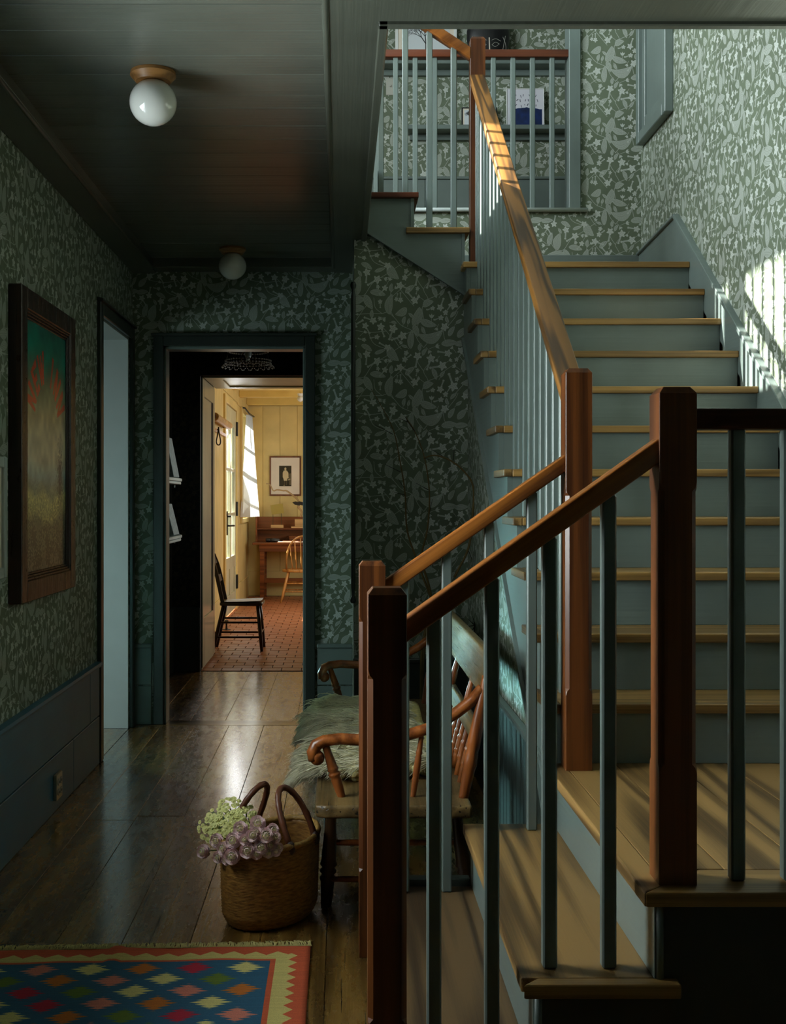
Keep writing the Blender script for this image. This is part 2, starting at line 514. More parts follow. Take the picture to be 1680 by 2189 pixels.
def wicker_mat():
    t = NT('woven_straw')
    v = coords(t, 'Object', (40, 40, 160))
    nz = t.n('ShaderNodeTexNoise', ins={'Vector': v, 'Scale': 1.0, 'Detail': 3.0})
    t.set(color=t.ramp(nz.outputs[0], [(0.3, lin((110, 72, 28))), (0.7, lin((172, 124, 58)))]), rough=0.55, normal=bump(t, nz.outputs[0], 0.5, 0.003))
    return t.m


M['wicker'] = wicker_mat()
M['rim'] = plain('straw_rim', (168, 130, 68), 0.55, var=0.25, scale=60, bmp=0.5)


def picture_mat(name, rgb, rough=0.4):
    t = NT(name)
    img = to_image(name + '_print', rgb)
    tc = t.n('ShaderNodeTexCoord')
    im = t.n('ShaderNodeTexImage', image=img, extension='EXTEND', ins={'Vector': tc.outputs['UV']})
    t.set(color=im.outputs[0], rough=rough)
    return t.m


# ------------------------------------------------------------------ mesh helpers
class MB:
    def __init__(self):
        self.bm = bmesh.new()
        self.uv = self.bm.loops.layers.uv.new('UVMap')
        self.fit = None

    def box(self, x0, x1, y0, y1, z0, z1):
        v = [self.bm.verts.new(p) for p in ((x0, y0, z0), (x1, y0, z0), (x1, y1, z0), (x0, y1, z0), (x0, y0, z1), (x1, y0, z1), (x1, y1, z1), (x0, y1, z1))]
        for f in ((3, 2, 1, 0), (4, 5, 6, 7), (0, 1, 5, 4), (1, 2, 6, 5), (2, 3, 7, 6), (3, 0, 4, 7)):
            self.bm.faces.new([v[i] for i in f])
        return self

    def obox(self, c, ux, uy, uz):
        """box about c with half-axis vectors"""
        c, ux, uy, uz = Vector(c), Vector(ux), Vector(uy), Vector(uz)
        v = [self.bm.verts.new(c + ux * a + uy * b + uz * d) for a, b, d in ((-1, -1, -1), (1, -1, -1), (1, 1, -1), (-1, 1, -1), (-1, -1, 1), (1, -1, 1), (1, 1, 1), (-1, 1, 1))]
        for f in ((3, 2, 1, 0), (4, 5, 6, 7), (0, 1, 5, 4), (1, 2, 6, 5), (2, 3, 7, 6), (3, 0, 4, 7)):
            self.bm.faces.new([v[i] for i in f])
        return self

    def prism(self, poly, axis, a0, a1):
        """poly of (u, v): axis x -> (y, z), y -> (x, z), z -> (x, y)"""
        def P(u, v, a):
            return {'x': (a, u, v), 'y': (u, a, v), 'z': (u, v, a)}[axis]
        A = [self.bm.verts.new(P(u, v, a0)) for u, v in poly]
        B = [self.bm.verts.new(P(u, v, a1)) for u, v in poly]
        n = len(poly)
        self.bm.faces.new(A)
        self.bm.faces.new(B[::-1])
        for i in range(n):
            self.bm.faces.new((A[(i + 1) % n], A[i], B[i], B[(i + 1) % n]))
        return self

    def rings(self, rings, cap=True, closed=True):
        R = [[self.bm.verts.new(p) for p in r] for r in rings]
        for a, b in zip(R, R[1:]):
            n = len(a)
            for i in range(n if closed else n - 1):
                self.bm.faces.new((a[i], a[(i + 1) % n], b[(i + 1) % n], b[i]))
        if cap:
            self.bm.faces.new(R[0][::-1])
            self.bm.faces.new(R[-1])
        return self

    def tube(self, pts, r, n=8, cap=True):
        pts = [Vector(p) for p in pts]
        rs = r if isinstance(r, (list, tuple)) else [r] * len(pts)
        rings = []
        prev = None
        for i, p in enumerate(pts):
            d = (pts[min(i + 1, len(pts) - 1)] - pts[max(i - 1, 0)]).normalized()
            if prev is None:
                prev = d.orthogonal().normalized()
            u = (prev - d * prev.dot(d)).normalized()
            prev = u
            w = d.cross(u)
            rings.append([p + (u * math.cos(2 * PI * k / n) + w * math.sin(2 * PI * k / n)) * rs[i] for k in range(n)])
        return self.rings(rings, cap)

    def lathe(self, prof, c=(0, 0, 0), n=24, axis=None):
        """prof list of (r, h) along z (or along axis vector)"""
        c = Vector(c)
        rings = []
        if axis is None:
            u, w, d = Vector((1, 0, 0)), Vector((0, 1, 0)), Vector((0, 0, 1))
        else:
            d = Vector(axis).normalized()
            u = d.orthogonal().normalized()
            w = d.cross(u)
        for r, h in prof:
            rings.append([c + d * h + (u * math.cos(2 * PI * k / n) + w * math.sin(2 * PI * k / n)) * max(r, 1e-5) for k in range(n)])
        return self.rings(rings)

    def sphere(self, c, r, seg=16, rg=10, sc=(1, 1, 1)):
        prof = [(math.sin(PI * i / rg), -math.cos(PI * i / rg)) for i in range(rg + 1)]
        rings = [[(c[0] + max(a, 1e-4) * r * sc[0] * math.cos(2 * PI * k / seg), c[1] + max(a, 1e-4) * r * sc[1] * math.sin(2 * PI * k / seg), c[2] + h * r * sc[2]) for k in range(seg)] for a, h in prof]
        return self.rings(rings)

    def grid(self, fn, nu, nv):
        V = [[self.bm.verts.new(fn(i / nu, j / nv)) for j in range(nv + 1)] for i in range(nu + 1)]
        for i in range(nu):
            for j in range(nv):
                f = self.bm.faces.new((V[i][j], V[i + 1][j], V[i + 1][j + 1], V[i][j + 1]))
                if self.fit == 'grid':
                    for lp, (a, b) in zip(f.loops, ((i, j), (i + 1, j), (i + 1, j + 1), (i, j + 1))):
                        lp[self.uv].uv = (a / nu, b / nv)
        return self

    def picture(self, p0, ux, uz, w, h):
        """flat print: lower-left p0, unit axes ux, uz; uv 0..1"""
        p0, ux, uz = Vector(p0), Vector(ux), Vector(uz)
        v = [self.bm.verts.new(p0 + ux * a * w + uz * b * h) for a, b in ((0, 0), (1, 0), (1, 1), (0, 1))]
        f = self.bm.faces.new(v)
        for lp, uv in zip(f.loops, ((0, 0), (1, 0), (1, 1), (0, 1))):
            lp[self.uv].uv = uv
        self.fit = 'keep'
        return self

    def mesh(self, name, mat, bevel=0, seg=1, smooth=False, thick=0):
        bm = self.bm
        if self.fit is None:
            bmesh.ops.recalc_face_normals(bm, faces=bm.faces[:])
        if bevel:
            ed = [e for e in bm.edges if len(e.link_faces) == 2 and e.calc_face_angle(0) > 0.5]
            bmesh.ops.bevel(bm, geom=ed, offset=bevel, segments=seg, affect='EDGES', profile=0.5, clamp_overlap=True)
        if self.fit is None:
            for f in bm.faces:
                nx, ny, nz = (abs(c) for c in f.normal)
                for lp in f.loops:
                    p = lp.vert.co
                    if nx >= ny and nx >= nz:
                        lp[self.uv].uv = (p.y, p.z)
                    elif ny >= nz:
                        lp[self.uv].uv = (p.x, p.z)
                    else:
                        lp[self.uv].uv = (p.x, p.y)
        me = bpy.data.meshes.new(name)
        bm.to_mesh(me)
        bm.free()
        if smooth:
            me.polygons.foreach_set('use_smooth', [True] * len(me.polygons))
            if smooth == 'auto':
                try:
                    me.set_sharp_from_angle(angle=0.7)
                except Exception:
                    pass
        me.materials.append(mat)
        return me

    def build(self, name, mat, parent=None, bevel=0, seg=1, smooth=False, label=None, kind=None):
        if isinstance(mat, str):
            mat = M[mat]
        return place(self.mesh(name, mat, bevel, seg, smooth), name, parent, label, kind)


def place(me, name, parent=None, label=None, kind=None):
    o = bpy.data.objects.new(name, me)
    C.objects.link(o)
    if parent is not None:
        o.parent = parent
        o.matrix_parent_inverse = parent.get('_inv') and Matrix.Identity(4) or Matrix.Identity(4)
        base = parent
        loc = Vector((0, 0, 0))
        while base is not None:
            loc += base.location
            base = base.parent
        # children are modelled in scene coordinates, so cancel the parent's place
        o.location = -loc
    if label:
        o['label'] = label
    if kind:
        o['kind'] = kind
    return o


def tag(o, label, cat, group=None, kind=None):
    o['label'] = label
    o['category'] = cat
    if group:
        o['group'] = group
    if kind:
        o['kind'] = kind
    return o


def thing(name, label, cat, loc, group=None):
    o = bpy.data.objects.new(name, None)
    o.empty_display_size = 0.1
    o.location = loc
    C.objects.link(o)
    return tag(o, label, cat, group)


def struct(name, mb, mat, bevel=0, smooth=False):
    return mb.build(name, mat, None, bevel, smooth=smooth, kind='structure')


def copy_tree(o, parent=None):
    c = o.copy()
    C.objects.link(c)
    if parent is not None:
        c.parent = parent
    for ch in o.children:
        copy_tree(ch, c)
    return c


# ================================================================== SETTING
XL, XR, YB = -1.294, 1.87, 7.28
ZC = 2.87          # boarded ceiling
ZS = 2.81          # soffits
UF = 3.21          # upper floor

# ---- floor
fl = MB()
fl.box(-1.29, 2.0, -1.3, 9.53, -0.12, -0.024)
fl.box(-5.2, -1.29, 4.6, 11.0, -0.12, -0.024)
floor = struct('floor', fl, M['floor'])
edges = [-1.52, -1.294, -1.11, -0.90, -0.69, -0.475, -0.255, -0.045, 0.17, 0.40, 0.69]
for i in range(len(edges) - 1):
    a, b = edges[i] + 0.0008, edges[i + 1] - 0.0008
    if i == 0:
        segs = [(6.30, 7.14)]
    else:
        cuts = [1.0]
        y = 1.0 + random.uniform(0.6, 2.2)
        while y < 6.6:
            cuts.append(y)
            y += random.uniform(1.3, 2.6)
        cuts.append(7.24)
        segs = list(zip(cuts, cuts[1:]))
        if i > 8:
            segs = [(max(s0, 3.72), s1) for s0, s1 in segs if s1 > 3.8]
    for s0, s1 in segs:
        dz = random.uniform(-0.0012, 0.0008)
        MB().box(a, b, s0 + 0.0006, s1 - 0.0006, -0.024, dz).build('floor_plank', 'floor', floor, 0.0012)
MB().box(-1.28, 0.1, 7.242, 7.395, -0.024, 0.0008).build('floor_threshold', 'floor_x', floor, 0.0015)
pe = [-1.37, -1.17, -0.95, -0.73, -0.51, -0.28, -0.07, 0.15, 0.38]
for i in range(len(pe) - 1):
    c = 7.4 + random.uniform(0.5, 1.6)
    for s0, s1 in ((7.398, c), (c, 9.50)):
        MB().box(pe[i] + 0.0008, pe[i + 1] - 0.0008, s0 + 0.0006, s1 - 0.0006, -0.024, random.uniform(-0.001, 0.0005)).build('floor_plank', 'floor', floor, 0.0012)

# ---- kitchen floor of square terracotta tiles in a half bond
kf = struct('floor_2', MB().box(-1.6, 2.2, 9.53, 17.1, -0.12, -0.006), M['mortar'])
TW, TD = 0.1647, 0.160
tile_me = MB().box(-TW / 2 + 0.004, TW / 2 - 0.004, -TD / 2 + 0.004, TD / 2 - 0.004, -0.012, 0.0).mesh('floor_tile', M['tile'], 0.002)
rest = MB()
row = 0
y = 9.56 + TD / 2
while y < 16.95:
    off = (row % 2) * TW / 2
    for c in range(-9, 10):
        x = -0.735 + c * TW + off
        if x < -1.42 or x > 1.7:
            continue
        if row < 28 and -1.36 < x < -0.22:
            o = place(tile_me, 'floor_tile', kf)
            o.location = (x, y, random.uniform(-0.0012, 0.0012))
            o.rotation_euler = (random.uniform(-.006, .006), random.uniform(-.004, .004), 0)
        elif row >= 28 or x >= -0.22 or x <= -1.36:
            rest.box(x - TW / 2 + .004, x + TW / 2 - .004, y - TD / 2 + .004, y + TD / 2 - .004, -.012, random.uniform(-.001, .001))
    y += TD
    row += 1
rest.build('floor_tiles_beyond', 'tile', kf, kind='stuff')

# ---- left wall with a cased opening and a hall window (out of frame)
w = MB()
T0, T1 = XL - 0.25, XL
w.box(T0, T1, -1.2, 2.58, 0, 2.95)
w.box(T0, T1, 2.58, 3.76, 0, 1.05)
w.box(T0, T1, 2.58, 3.76, 2.45, 2.95)
w.box(T0, T1, 3.76, 6.28, 0, 2.95)
w.box(T0, T1, 6.28, 7.17, 2.40, 2.95)
w.box(T0, T1, 7.17, 7.28, 0, 2.95)
wall_left = struct('wall_left', w, M['paper'])
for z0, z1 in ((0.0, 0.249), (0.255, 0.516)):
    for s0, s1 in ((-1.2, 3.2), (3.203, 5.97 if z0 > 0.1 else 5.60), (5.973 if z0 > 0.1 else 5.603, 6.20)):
        MB().box(XL, XL + 0.016, s0, s1, z0, z1).build('wainscot_board', 'paint_teal_lit', wall_left, 0.003)
MB().prism([(XL, 0.516), (XL + 0.03, 0.516), (XL + 0.034, 0.526), (XL + 0.03, 0.538), (XL, 0.541)], 'y', -1.2, 6.2).build('wainscot_cap', 'paint_teal_lit', wall_left)
# hall window: casing, lining and sash
wl = MB()
for a in ((2.50, 2.58, 0.97, 2.53), (3.76, 3.84, 0.97, 2.53), (2.58, 3.76, 2.45, 2.53), (2.58, 3.76, 0.97, 1.05)):
    wl.box(XL, XL + 0.022, *a)
window_3 = struct('window_3', wl, M['paint_dark'], 0.004)
wl = MB()
wl.box(T0, T1, 2.56, 2.582, 1.05, 2.45).box(T0, T1, 3.758, 3.78, 1.05, 2.45).box(T0, T1, 2.582, 3.758, 2.44, 2.46).box(T0, T1 + 0.03, 2.582, 3.758, 1.04, 1.062)
wl.build('window_lining', 'paint', window_3, 0.003)
wl = MB()
for a in ((2.582, 2.63, 1.062, 2.44), (3.71, 3.758, 1.062, 2.44), (2.63, 3.71, 2.395, 2.44), (2.63, 3.71, 1.062, 1.11), (2.63, 3.71, 1.74, 1.78)):
    wl.box(T0 + 0.03, T0 + 0.06, *a)
wl.build('window_sash', 'paint', window_3, 0.003)
MB().box(T0 + 0.043, T0 + 0.047, 2.63, 3.71, 1.11, 1.74).build('window_pane', 'glass', window_3)
MB().box(T0 + 0.043, T0 + 0.047, 2.63, 3.71, 1.78, 2.395).build('window_pane', 'glass', window_3)
# reveal of the opening: pale painted jambs
rv = MB()
rv.box(T0 - 0.02, T1 - 0.005, 7.145, 7.171, 0, 2.375)
rv.box(T0 - 0.02, T1 - 0.005, 6.279, 6.30, 0, 2.375)
rv.box(T0 - 0.02, T1 - 0.005, 6.279, 7.171, 2.375, 2.40)
rv.build('door_reveal', 'reveal', wall_left)
d1 = MB()
d1.box(XL, XL + 0.022, 6.215, 6.285, 0, 2.455)
d1.box(XL, XL + 0.022, 7.165, 7.235, 0, 2.455)
d1.box(XL, XL + 0.022, 6.285, 7.165, 2.385, 2.455)
door_1 = struct('door_1', d1, M['paint_dark'], 0.004)
MB().prism([(XL, 2.455), (XL + 0.034, 2.455), (XL + 0.034, 2.468), (XL, 2.476)], 'y', 6.205, 7.245).build('casing_cap', 'paint_dark', door_1)

# side room beyond the left opening (lit by area lamps; no window is built)
sr = MB()
sr.box(-5.2, -1.545, 4.45, 4.6, 0, 2.95)
sr.box(-5.2, -1.545, 10.9, 11.02, 0, 2.95)
sr.box(-5.2, -5.05, 4.6, 10.9, 0, 2.95)
sr.box(-1.66, -1.545, 7.28, 10.9, 0, 2.95)
sr.box(-5.2, -1.5, 4.45, 11.02, 2.75, 2.95)
struct('wall_side_room', sr, M['side_plaster'])

# ---- back wall with the doorway, continuing up behind the stair
w = MB()
DX0, DX1, DZ = -1.10, -0.221, 2.353
w.box(-1.66, DX0, YB, YB + 0.12, 0, 3.185)
w.box(DX1, 1.99, YB, YB + 0.12, 0, 3.185)
w.box(DX0, DX1, YB, YB + 0.12, DZ, 3.185)
w.box(1.42, 1.99, YB, YB + 0.12, 3.185, 5.6)
wall_back = struct('wall_back', w, M['paper'])
for x0, x1 in ((XL, -1.175), (-0.146, 0.074)):
    for z0, z1 in ((0.0, 0.240), (0.246, 0.478)):
        MB().box(x0, x1, YB - 0.016, YB, z0, z1).build('wainscot_board', 'paint_x', wall_back, 0.003)
    MB().box(x0, x1, YB - 0.034, YB, 0.478, 0.502).build('wainscot_cap', 'paint_x', wall_back, 0.004)
MB().box(1.05, 1.86, YB - 0.016, YB, 2.66, 2.918).build('baseboard', 'paint_x', wall_back, 0.004)
MB().box(0.70, 1.05, YB - 0.016, YB, 2.66, 2.918).build('baseboard', 'paint_x', wall_back, 0.004)
d2 = MB()
cw = 0.062
d2.box(DX0 - cw, DX0, YB - 0.024, YB, 0, DZ + cw)
d2.box(DX1, DX1 + cw, YB - 0.024, YB, 0, DZ + cw)
d2.box(DX0, DX1, YB - 0.024, YB, DZ, DZ + cw)
door_2 = struct('door_2', d2, M['paint_dark'], 0.004)
j = MB()
j.box(DX0, DX0 + 0.014, YB, YB + 0.14, 0, DZ)
j.box(DX1 - 0.014, DX1, YB, YB + 0.14, 0, DZ)
j.box(DX0, DX1, YB, YB + 0.14, DZ - 0.018, DZ)
j.build('door_jamb', 'paint', door_2, 0.003)
MB().box(DX0 - cw - 0.012, DX1 + cw + 0.012, YB - 0.036, YB, DZ + cw, DZ + cw + 0.016).build('casing_cap', 'paint_dark', door_2, 0.003)

# ---- right wall (stairwell)
w = MB().box(XR, XR + 0.12, -1.2, YB + 0.12, 0, 5.6)
wall_right = struct('wall_right', w, M['paper'])


def nose(y):     # line through the nosings of the main flight
    return 0.76 + (y - 3.647) * (0.19 / 0.255)


ys = [3.2, 6.195]
sk = [(3.5, 0.57), (3.5, nose(3.5) + 0.105), (6.47, nose(6.47) + 0.105), (7.28, 2.925), (7.28, 2.6), (6.3, 2.6)]
MB().prism(sk, 'x', 1.851, XR).build('stair_skirt', 'paint_y', wall_right, 0.002)
MB().prism([(1.2, 0.57), (1.2, 0.80), (3.5, 0.80), (3.5, 0.57)], 'x', 1.851, XR).build('stair_skirt', 'paint_y', wall_right, 0.002)
capm = MB()
for (ya, za), (yb, zb) in (((3.5, nose(3.5) + 0.105), (6.47, nose(6.47) + 0.105)), ((6.47, nose(6.47) + 0.105), (7.27, 2.925))):
    capm.obox(((1.851 + XR) / 2 - 0.007, (ya + yb) / 2, (za + zb) / 2), (0.018, 0, 0), (0, (yb - ya) / 2, (zb - za) / 2), (0, -0.006, 0.009))
capm.build('skirt_cap', 'paint_y', wall_right, 0.003)

# window casing high on the right wall with a closed dark shutter
wn = MB()
for a in ((6.57, 6.635, 3.58, 5.4), (7.15, 7.215, 3.58, 5.4), (6.635, 7.15, 3.58, 3.645)):
    wn.box(XR - 0.05, XR, *a)
window_1 = struct('window_1', wn, M['paint'], 0.004)
MB().box(XR - 0.030, XR, 6.635, 6.70, 3.645, 5.4).box(XR - 0.03, XR, 7.085, 7.15, 3.645, 5.4).box(XR - 0.03, XR, 6.70, 7.085, 3.645, 3.72).build('shutter_stile', 'paint', window_1, 0.004)
MB().box(XR - 0.016, XR, 6.70, 7.085, 3.72, 5.4).build('shutter_panel', 'paint', window_1)

# ---- wall under the upper flight and along the side of the main flight (bench nook)
YW = 6.35
w = MB().prism([(0.074, 0), (0.70, 0), (0.70, 2.62), (0.50, 2.72), (0.20, 2.93), (0.074, 2.93)], 'y', YW, YW + 0.09)
w.box(0.074, 0.16, YW + 0.09, YB, 0, 3.0)
wall_nook = struct('wall_nook', w, M['paper'])
MB().box(0.074, 0.68, YW - 0.016, YW, 0, 0.515).build('wainscot_board', 'paint_dark', wall_nook, 0.003)
MB().box(0.066, 0.68, YW - 0.036, YW, 0.515, 0.537).build('wainscot_cap', 'paint_dark', wall_nook, 0.004)
w = MB().prism([(3.68, 0), (6.36, 0), (6.36, nose(6.36) - 0.36), (3.68, nose(3.68) - 0.36)], 'x', 0.69, 0.73)
wall_side = struct('wall_stair_side', w, M['paper'])
yy = 3.70
while yy < 6.32:
    MB().box(0.678, 0.69, yy + 0.001, min(yy + 0.088, 6.33), 0, 0.535).build('wainscot_board', 'paint_dark', wall_side, 0.003)
    yy += 0.09
MB().box(0.655, 0.69, 3.69, 6.33, 0.535, 0.56).build('wainscot_cap', 'paint', wall_side, 0.005)

# wooden corner guard with turned ball ends on the nook's left corner
p = at(755, 1068, 6.335)
cg = MB().lathe([(0.0, 0.835), (0.012, 0.838), (0.0175, 0.852), (0.012, 0.868), (0.008, 0.875), (0.009, 0.90), (0.012, 0.92), (0.012, 2.50), (0.009, 2.52),
                 (0.008, 2.535), (0.014, 2.545), (0.017, 2.56), (0.012, 2.575), (0.0, 2.58)], (p.x, 6.335, 0), 14)
tag(cg.build('corner_guard', 'paint_dark', None, smooth=True), 'thin dark turned corner guard rod with ball ends on the nook wall corner', 'corner guard')

struct('sun_blocker', MB().box(-4.3, -1.56, 0.6, 4.44, 2.62, 2.74), M['white'])  # added unseen slab that keeps the sun out of the hall window

# ---- front wall behind the camera
struct('wall_front', MB().box(-1.6, 2.0, -1.3, -1.2, 0, 5.6), M['paint_dark'])

# ---- ceilings
c = MB()
c.box(XL - 0.2, -0.04, -1.2, YB, ZC + 0.022, UF - 0.04)
c.box(-0.041, XR, -1.2, 3.47, ZS, UF - 0.04)
c.box(-0.041, 0.128, 3.47, YW + 0.02, ZS, UF - 0.04)
c.box(-0.041, 0.16, YW + 0.02, YB, ZS, UF - 0.04)
ceiling = struct('ceiling', c, M['ceil_trim'])
y = 1.0
while y < 7.12:
    wd = random.choice((0.14, 0.17, 0.19, 0.21))
    y2 = min(y + wd, 7.14)
    MB().box(-1.16, -0.035, y + 0.0012, y2 - 0.0012, ZC + random.uniform(0, 0.0015), ZC + 0.022).build('ceiling_board', 'ceil', ceiling, 0.0022)
    y = y2
tr = MB()
tr.box(XL, -1.149, -1.2, YB, 2.805, ZC + 0.03)
tr.box(-1.149, 0.128, 7.13, YB, 2.815, ZC + 0.03)
trim_1 = struct('trim_1', tr, M['ceil_trim'], 0.004)
MB().tube([(-1.147, -1.2, 2.812), (-1.147, 7.13, 2.812)], 0.010, 8).build('bead_moulding', 'ceil_trim', trim_1, smooth=True)
MB().tube([(-0.043, -1.2, 2.816), (-0.043, 7.13, 2.816)], 0.012, 8).build('bead_moulding', 'ceil_trim', trim_1, smooth=True)
# lip around the stairwell opening
lp = MB()
lp.box(0.112, 0.142, 3.452, 6.33, 2.797, 2.835)
lp.box(0.112, XR, 3.452, 3.482, 2.797, 2.835)
lp.box(0.128, 0.142, 3.47, 6.33, 2.835, UF - 0.03)
lp.box(0.128, XR, 3.47, 3.482, 2.835, UF - 0.03)
trim_2 = struct('trim_2', lp, M['ceil_trim'], 0.004)

# ---- upper storey: floor, outer wall with windows, far wall with wainscot, ceiling
uf = MB()
uf.box(XL - 0.25, 0.150, -1.2, YB, UF - 0.04, UF)
uf.box(0.15, XR, -1.2, 3.47, UF - 0.04, UF)
uf.box(XL - 0.25, XR + 0.12, YB + 0.121, 8.72, UF - 0.16, UF - 0.004)
struct('floor_upper', uf, M['floor'])
w = MB()
U0, U1 = XL - 0.25, XL
w.box(U0, U1, -1.2, 8.72, 2.95, 3.90)
w.box(U0, U1, -1.2, 8.72, 5.12, 5.7)
for a, b in ((-1.2, 3.55), (4.80, 5.0), (6.25, 6.44), (6.62, 8.72)):
    w.box(U0, U1, a, b, 3.90, 5.12)
wall_up_left = struct('wall_upper_left', w, M['paper'])
for n_, (a, b) in enumerate(((3.55, 4.80), (5.0, 6.25), (6.44, 6.62))):
    f = MB()
    f.box(U0 + 0.08, U0 + 0.12, a, b, 3.90, 3.945)
    f.box(U0 + 0.01, U0 + 0.04, a, b, 5.08, 5.12)
    if b - a > 0.5:
        f.box(U0 + 0.09, U0 + 0.11, a, b, 4.40, 4.43)
    f.build('window_sash', 'white', wall_up_left)
w = MB().box(XL - 0.25, XR + 0.12, 8.6, 8.72, UF, 5.6)
w.box(1.99, 2.05, YB, 8.7, 2.9, 5.6)
wall_far_up = struct('wall_upper_back', w, M['paper'])
for x0, x1 in ((XL, 0.62), (0.622, 1.98)):
    MB().box(x0, x1, 8.584, 8.6, UF, 3.748).build('wainscot_board', 'paint_x', wall_far_up, 0.003)
MB().box(XL, 1.98, 8.572, 8.6, 3.748, 3.768).build('wainscot_cap', 'paint_x', wall_far_up, 0.004)
struct('ceiling_upper', MB().box(XL - 0.25, 2.05, -1.3, 8.72, 5.6, 5.75), M['white'])
# casing and rounded sill at the opening in the back wall
tm = MB().box(1.418, 1.491, YB - 0.022, YB + 0.12, 3.205, 5.6)
trim_3 = struct('trim_3', tm, M['paint'], 0.004)
MB().tube([(0.16, YB - 0.018, 3.198), (1.535, YB - 0.018, 3.198)], 0.0135, 10).build('sill_nosing', 'shelf', trim_3, smooth=True)
MB().box(0.10, 1.42, YB - 0.01, YB + 0.12, 3.186, 3.206).build('sill_board', 'paint', trim_3)

# ---- passage behind the doorway (dark room)
w = MB()
w.box(-1.49, -1.37, YB + 0.12, 9.5, 0, 3.05)
w.box(0.5, 0.62, YB + 0.12, 9.5, 0, 3.05)
w.box(-1.49, -1.14, 9.5, 9.6, 0, 3.05)
w.box(0.30, 0.62, 9.5, 9.6, 0, 3.05)
w.box(-1.14, 0.30, 9.5, 9.6, 2.405, 3.05)
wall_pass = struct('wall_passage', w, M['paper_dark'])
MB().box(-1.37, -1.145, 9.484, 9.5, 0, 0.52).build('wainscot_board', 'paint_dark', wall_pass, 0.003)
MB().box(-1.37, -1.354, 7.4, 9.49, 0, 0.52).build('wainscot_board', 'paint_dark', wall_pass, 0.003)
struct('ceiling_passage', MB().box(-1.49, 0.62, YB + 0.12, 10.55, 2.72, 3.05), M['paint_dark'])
# deep panelled reveal into the kitchen
r = MB()
r.box(-1.24, -1.14, 9.55, 10.5, 0, 2.405)
r.box(0.30, 0.40, 9.55, 10.5, 0, 2.405)
r.box(-1.24, 0.40, 9.55, 10.5, 2.405, 2.5)
door_3 = struct('door_3', r, M['cream'], 0.003)
jp = MB()
jp.box(-1.14, -1.128, 9.57, 9.70, 0.02, 2.40)
jp.box(-1.14, -1.128, 10.36, 10.49, 0.02, 2.40)
jp.box(-1.14, -1.128, 9.70, 10.36, 0.02, 0.42)
jp.box(-1.14, -1.128, 9.70, 10.36, 2.25, 2.40)
jp.build('jamb_panel', 'cream', door_3, 0.004)
MB().box(-1.139, -1.131, 10.335, 10.358, 0.42, 2.25).build('panel_groove', 'black', door_3)
sp = MB()
sp.box(-1.12, 0.28, 9.56, 9.72, 2.393, 2.405)
sp.box(-1.12, 0.28, 10.38, 10.49, 2.393, 2.405)
sp.box(-1.12, -0.98, 9.72, 10.38, 2.393, 2.405)
sp.build('soffit_panel', 'cream', door_3, 0.003)

# ---- kitchen shell: board walls
KX0, KX1, KY = -1.35, 2.0, 17.0
w = MB()
w.box(KX0 - 0.15, KX0, 10.4, 13.5, 0, 3.1)
w.box(KX0 - 0.15, KX0, 13.5, 15.0, 2.56, 3.1)
w.box(KX0 - 0.15, KX0, 15.0, 15.72, 0, 3.1)
w.box(KX0 - 0.15, KX0, 15.72, 16.72, 0, 1.12)
w.box(KX0 - 0.15, KX0, 15.72, 16.72, 2.58, 3.1)
w.box(KX0 - 0.15, KX0, 16.72, KY, 0, 3.1)
w.box(-1.50, -1.24, 10.4, 10.5, 0, 3.1)
wall_kl = struct('wall_kitchen_left', w, M['yellow'])
y = 10.5
while y < 16.95:
    y2 = y + random.choice((0.2, 0.24, 0.28))
    for z0, z1 in (((0.30, 2.76),) if (y2 < 13.42) else ((0.30, 1.06), (2.64, 2.76)) if y > 15.1 else ((2.66, 2.76),)):
        MB().box(KX0, KX0 + 0.012, y + 0.0015, min(y2, 16.98) - 0.0015, z0, z1).build('wall_board', 'yellow', wall_kl, 0.003)
    y = y2
for s0, s1 in ((10.5, 13.42), (15.08, 16.98)):
    MB().box(KX0, KX0 + 0.022, s0, s1, 0, 0.30).build('baseboard', 'yellow', wall_kl, 0.004)
w = MB().box(-1.6, 2.2, KY, KY + 0.1, 0, 3.1)
wall_kb = struct('wall_kitchen_back', w, M['yellow'])
x = KX0
while x < 1.9:
    x2 = x + random.choice((0.19, 0.22, 0.25))
    MB().box(x + 0.0015, x2 - 0.0015, KY - 0.012, KY, 0.36, 2.76).build('wall_board', 'yellow', wall_kb, 0.003)
    x = x2
MB().box(KX0, 1.95, KY - 0.024, KY, 0, 0.36).build('baseboard', 'yellow', wall_kb, 0.004)
w = MB()
w.box(KX1, KX1 + 0.1, 9.6, 12.2, 0, 3.1)
w.box(KX1, KX1 + 0.1, 15.0, 17.1, 0, 3.1)
w.box(KX1, KX1 + 0.1, 12.2, 15.0, 0, 0.85)
w.box(KX1, KX1 + 0.1, 12.2, 15.0, 2.5, 3.1)
w.box(0.40, KX1, 10.4, 10.5, 0, 3.1)
struct('wall_kitchen_right', w, M['yellow'])
ck = struct('ceiling_kitchen', MB().box(-1.6, 2.2, 10.4, 17.1, 2.95, 3.1), M['yellow_x'])
for yb in (11.2, 12.3, 13.4, 14.5, 15.6, 16.85):
    MB().box(KX0, KX1, yb - 0.07, yb + 0.07, 2.76, 2.95).build('ceiling_beam', 'yellow_x', ck, 0.006)

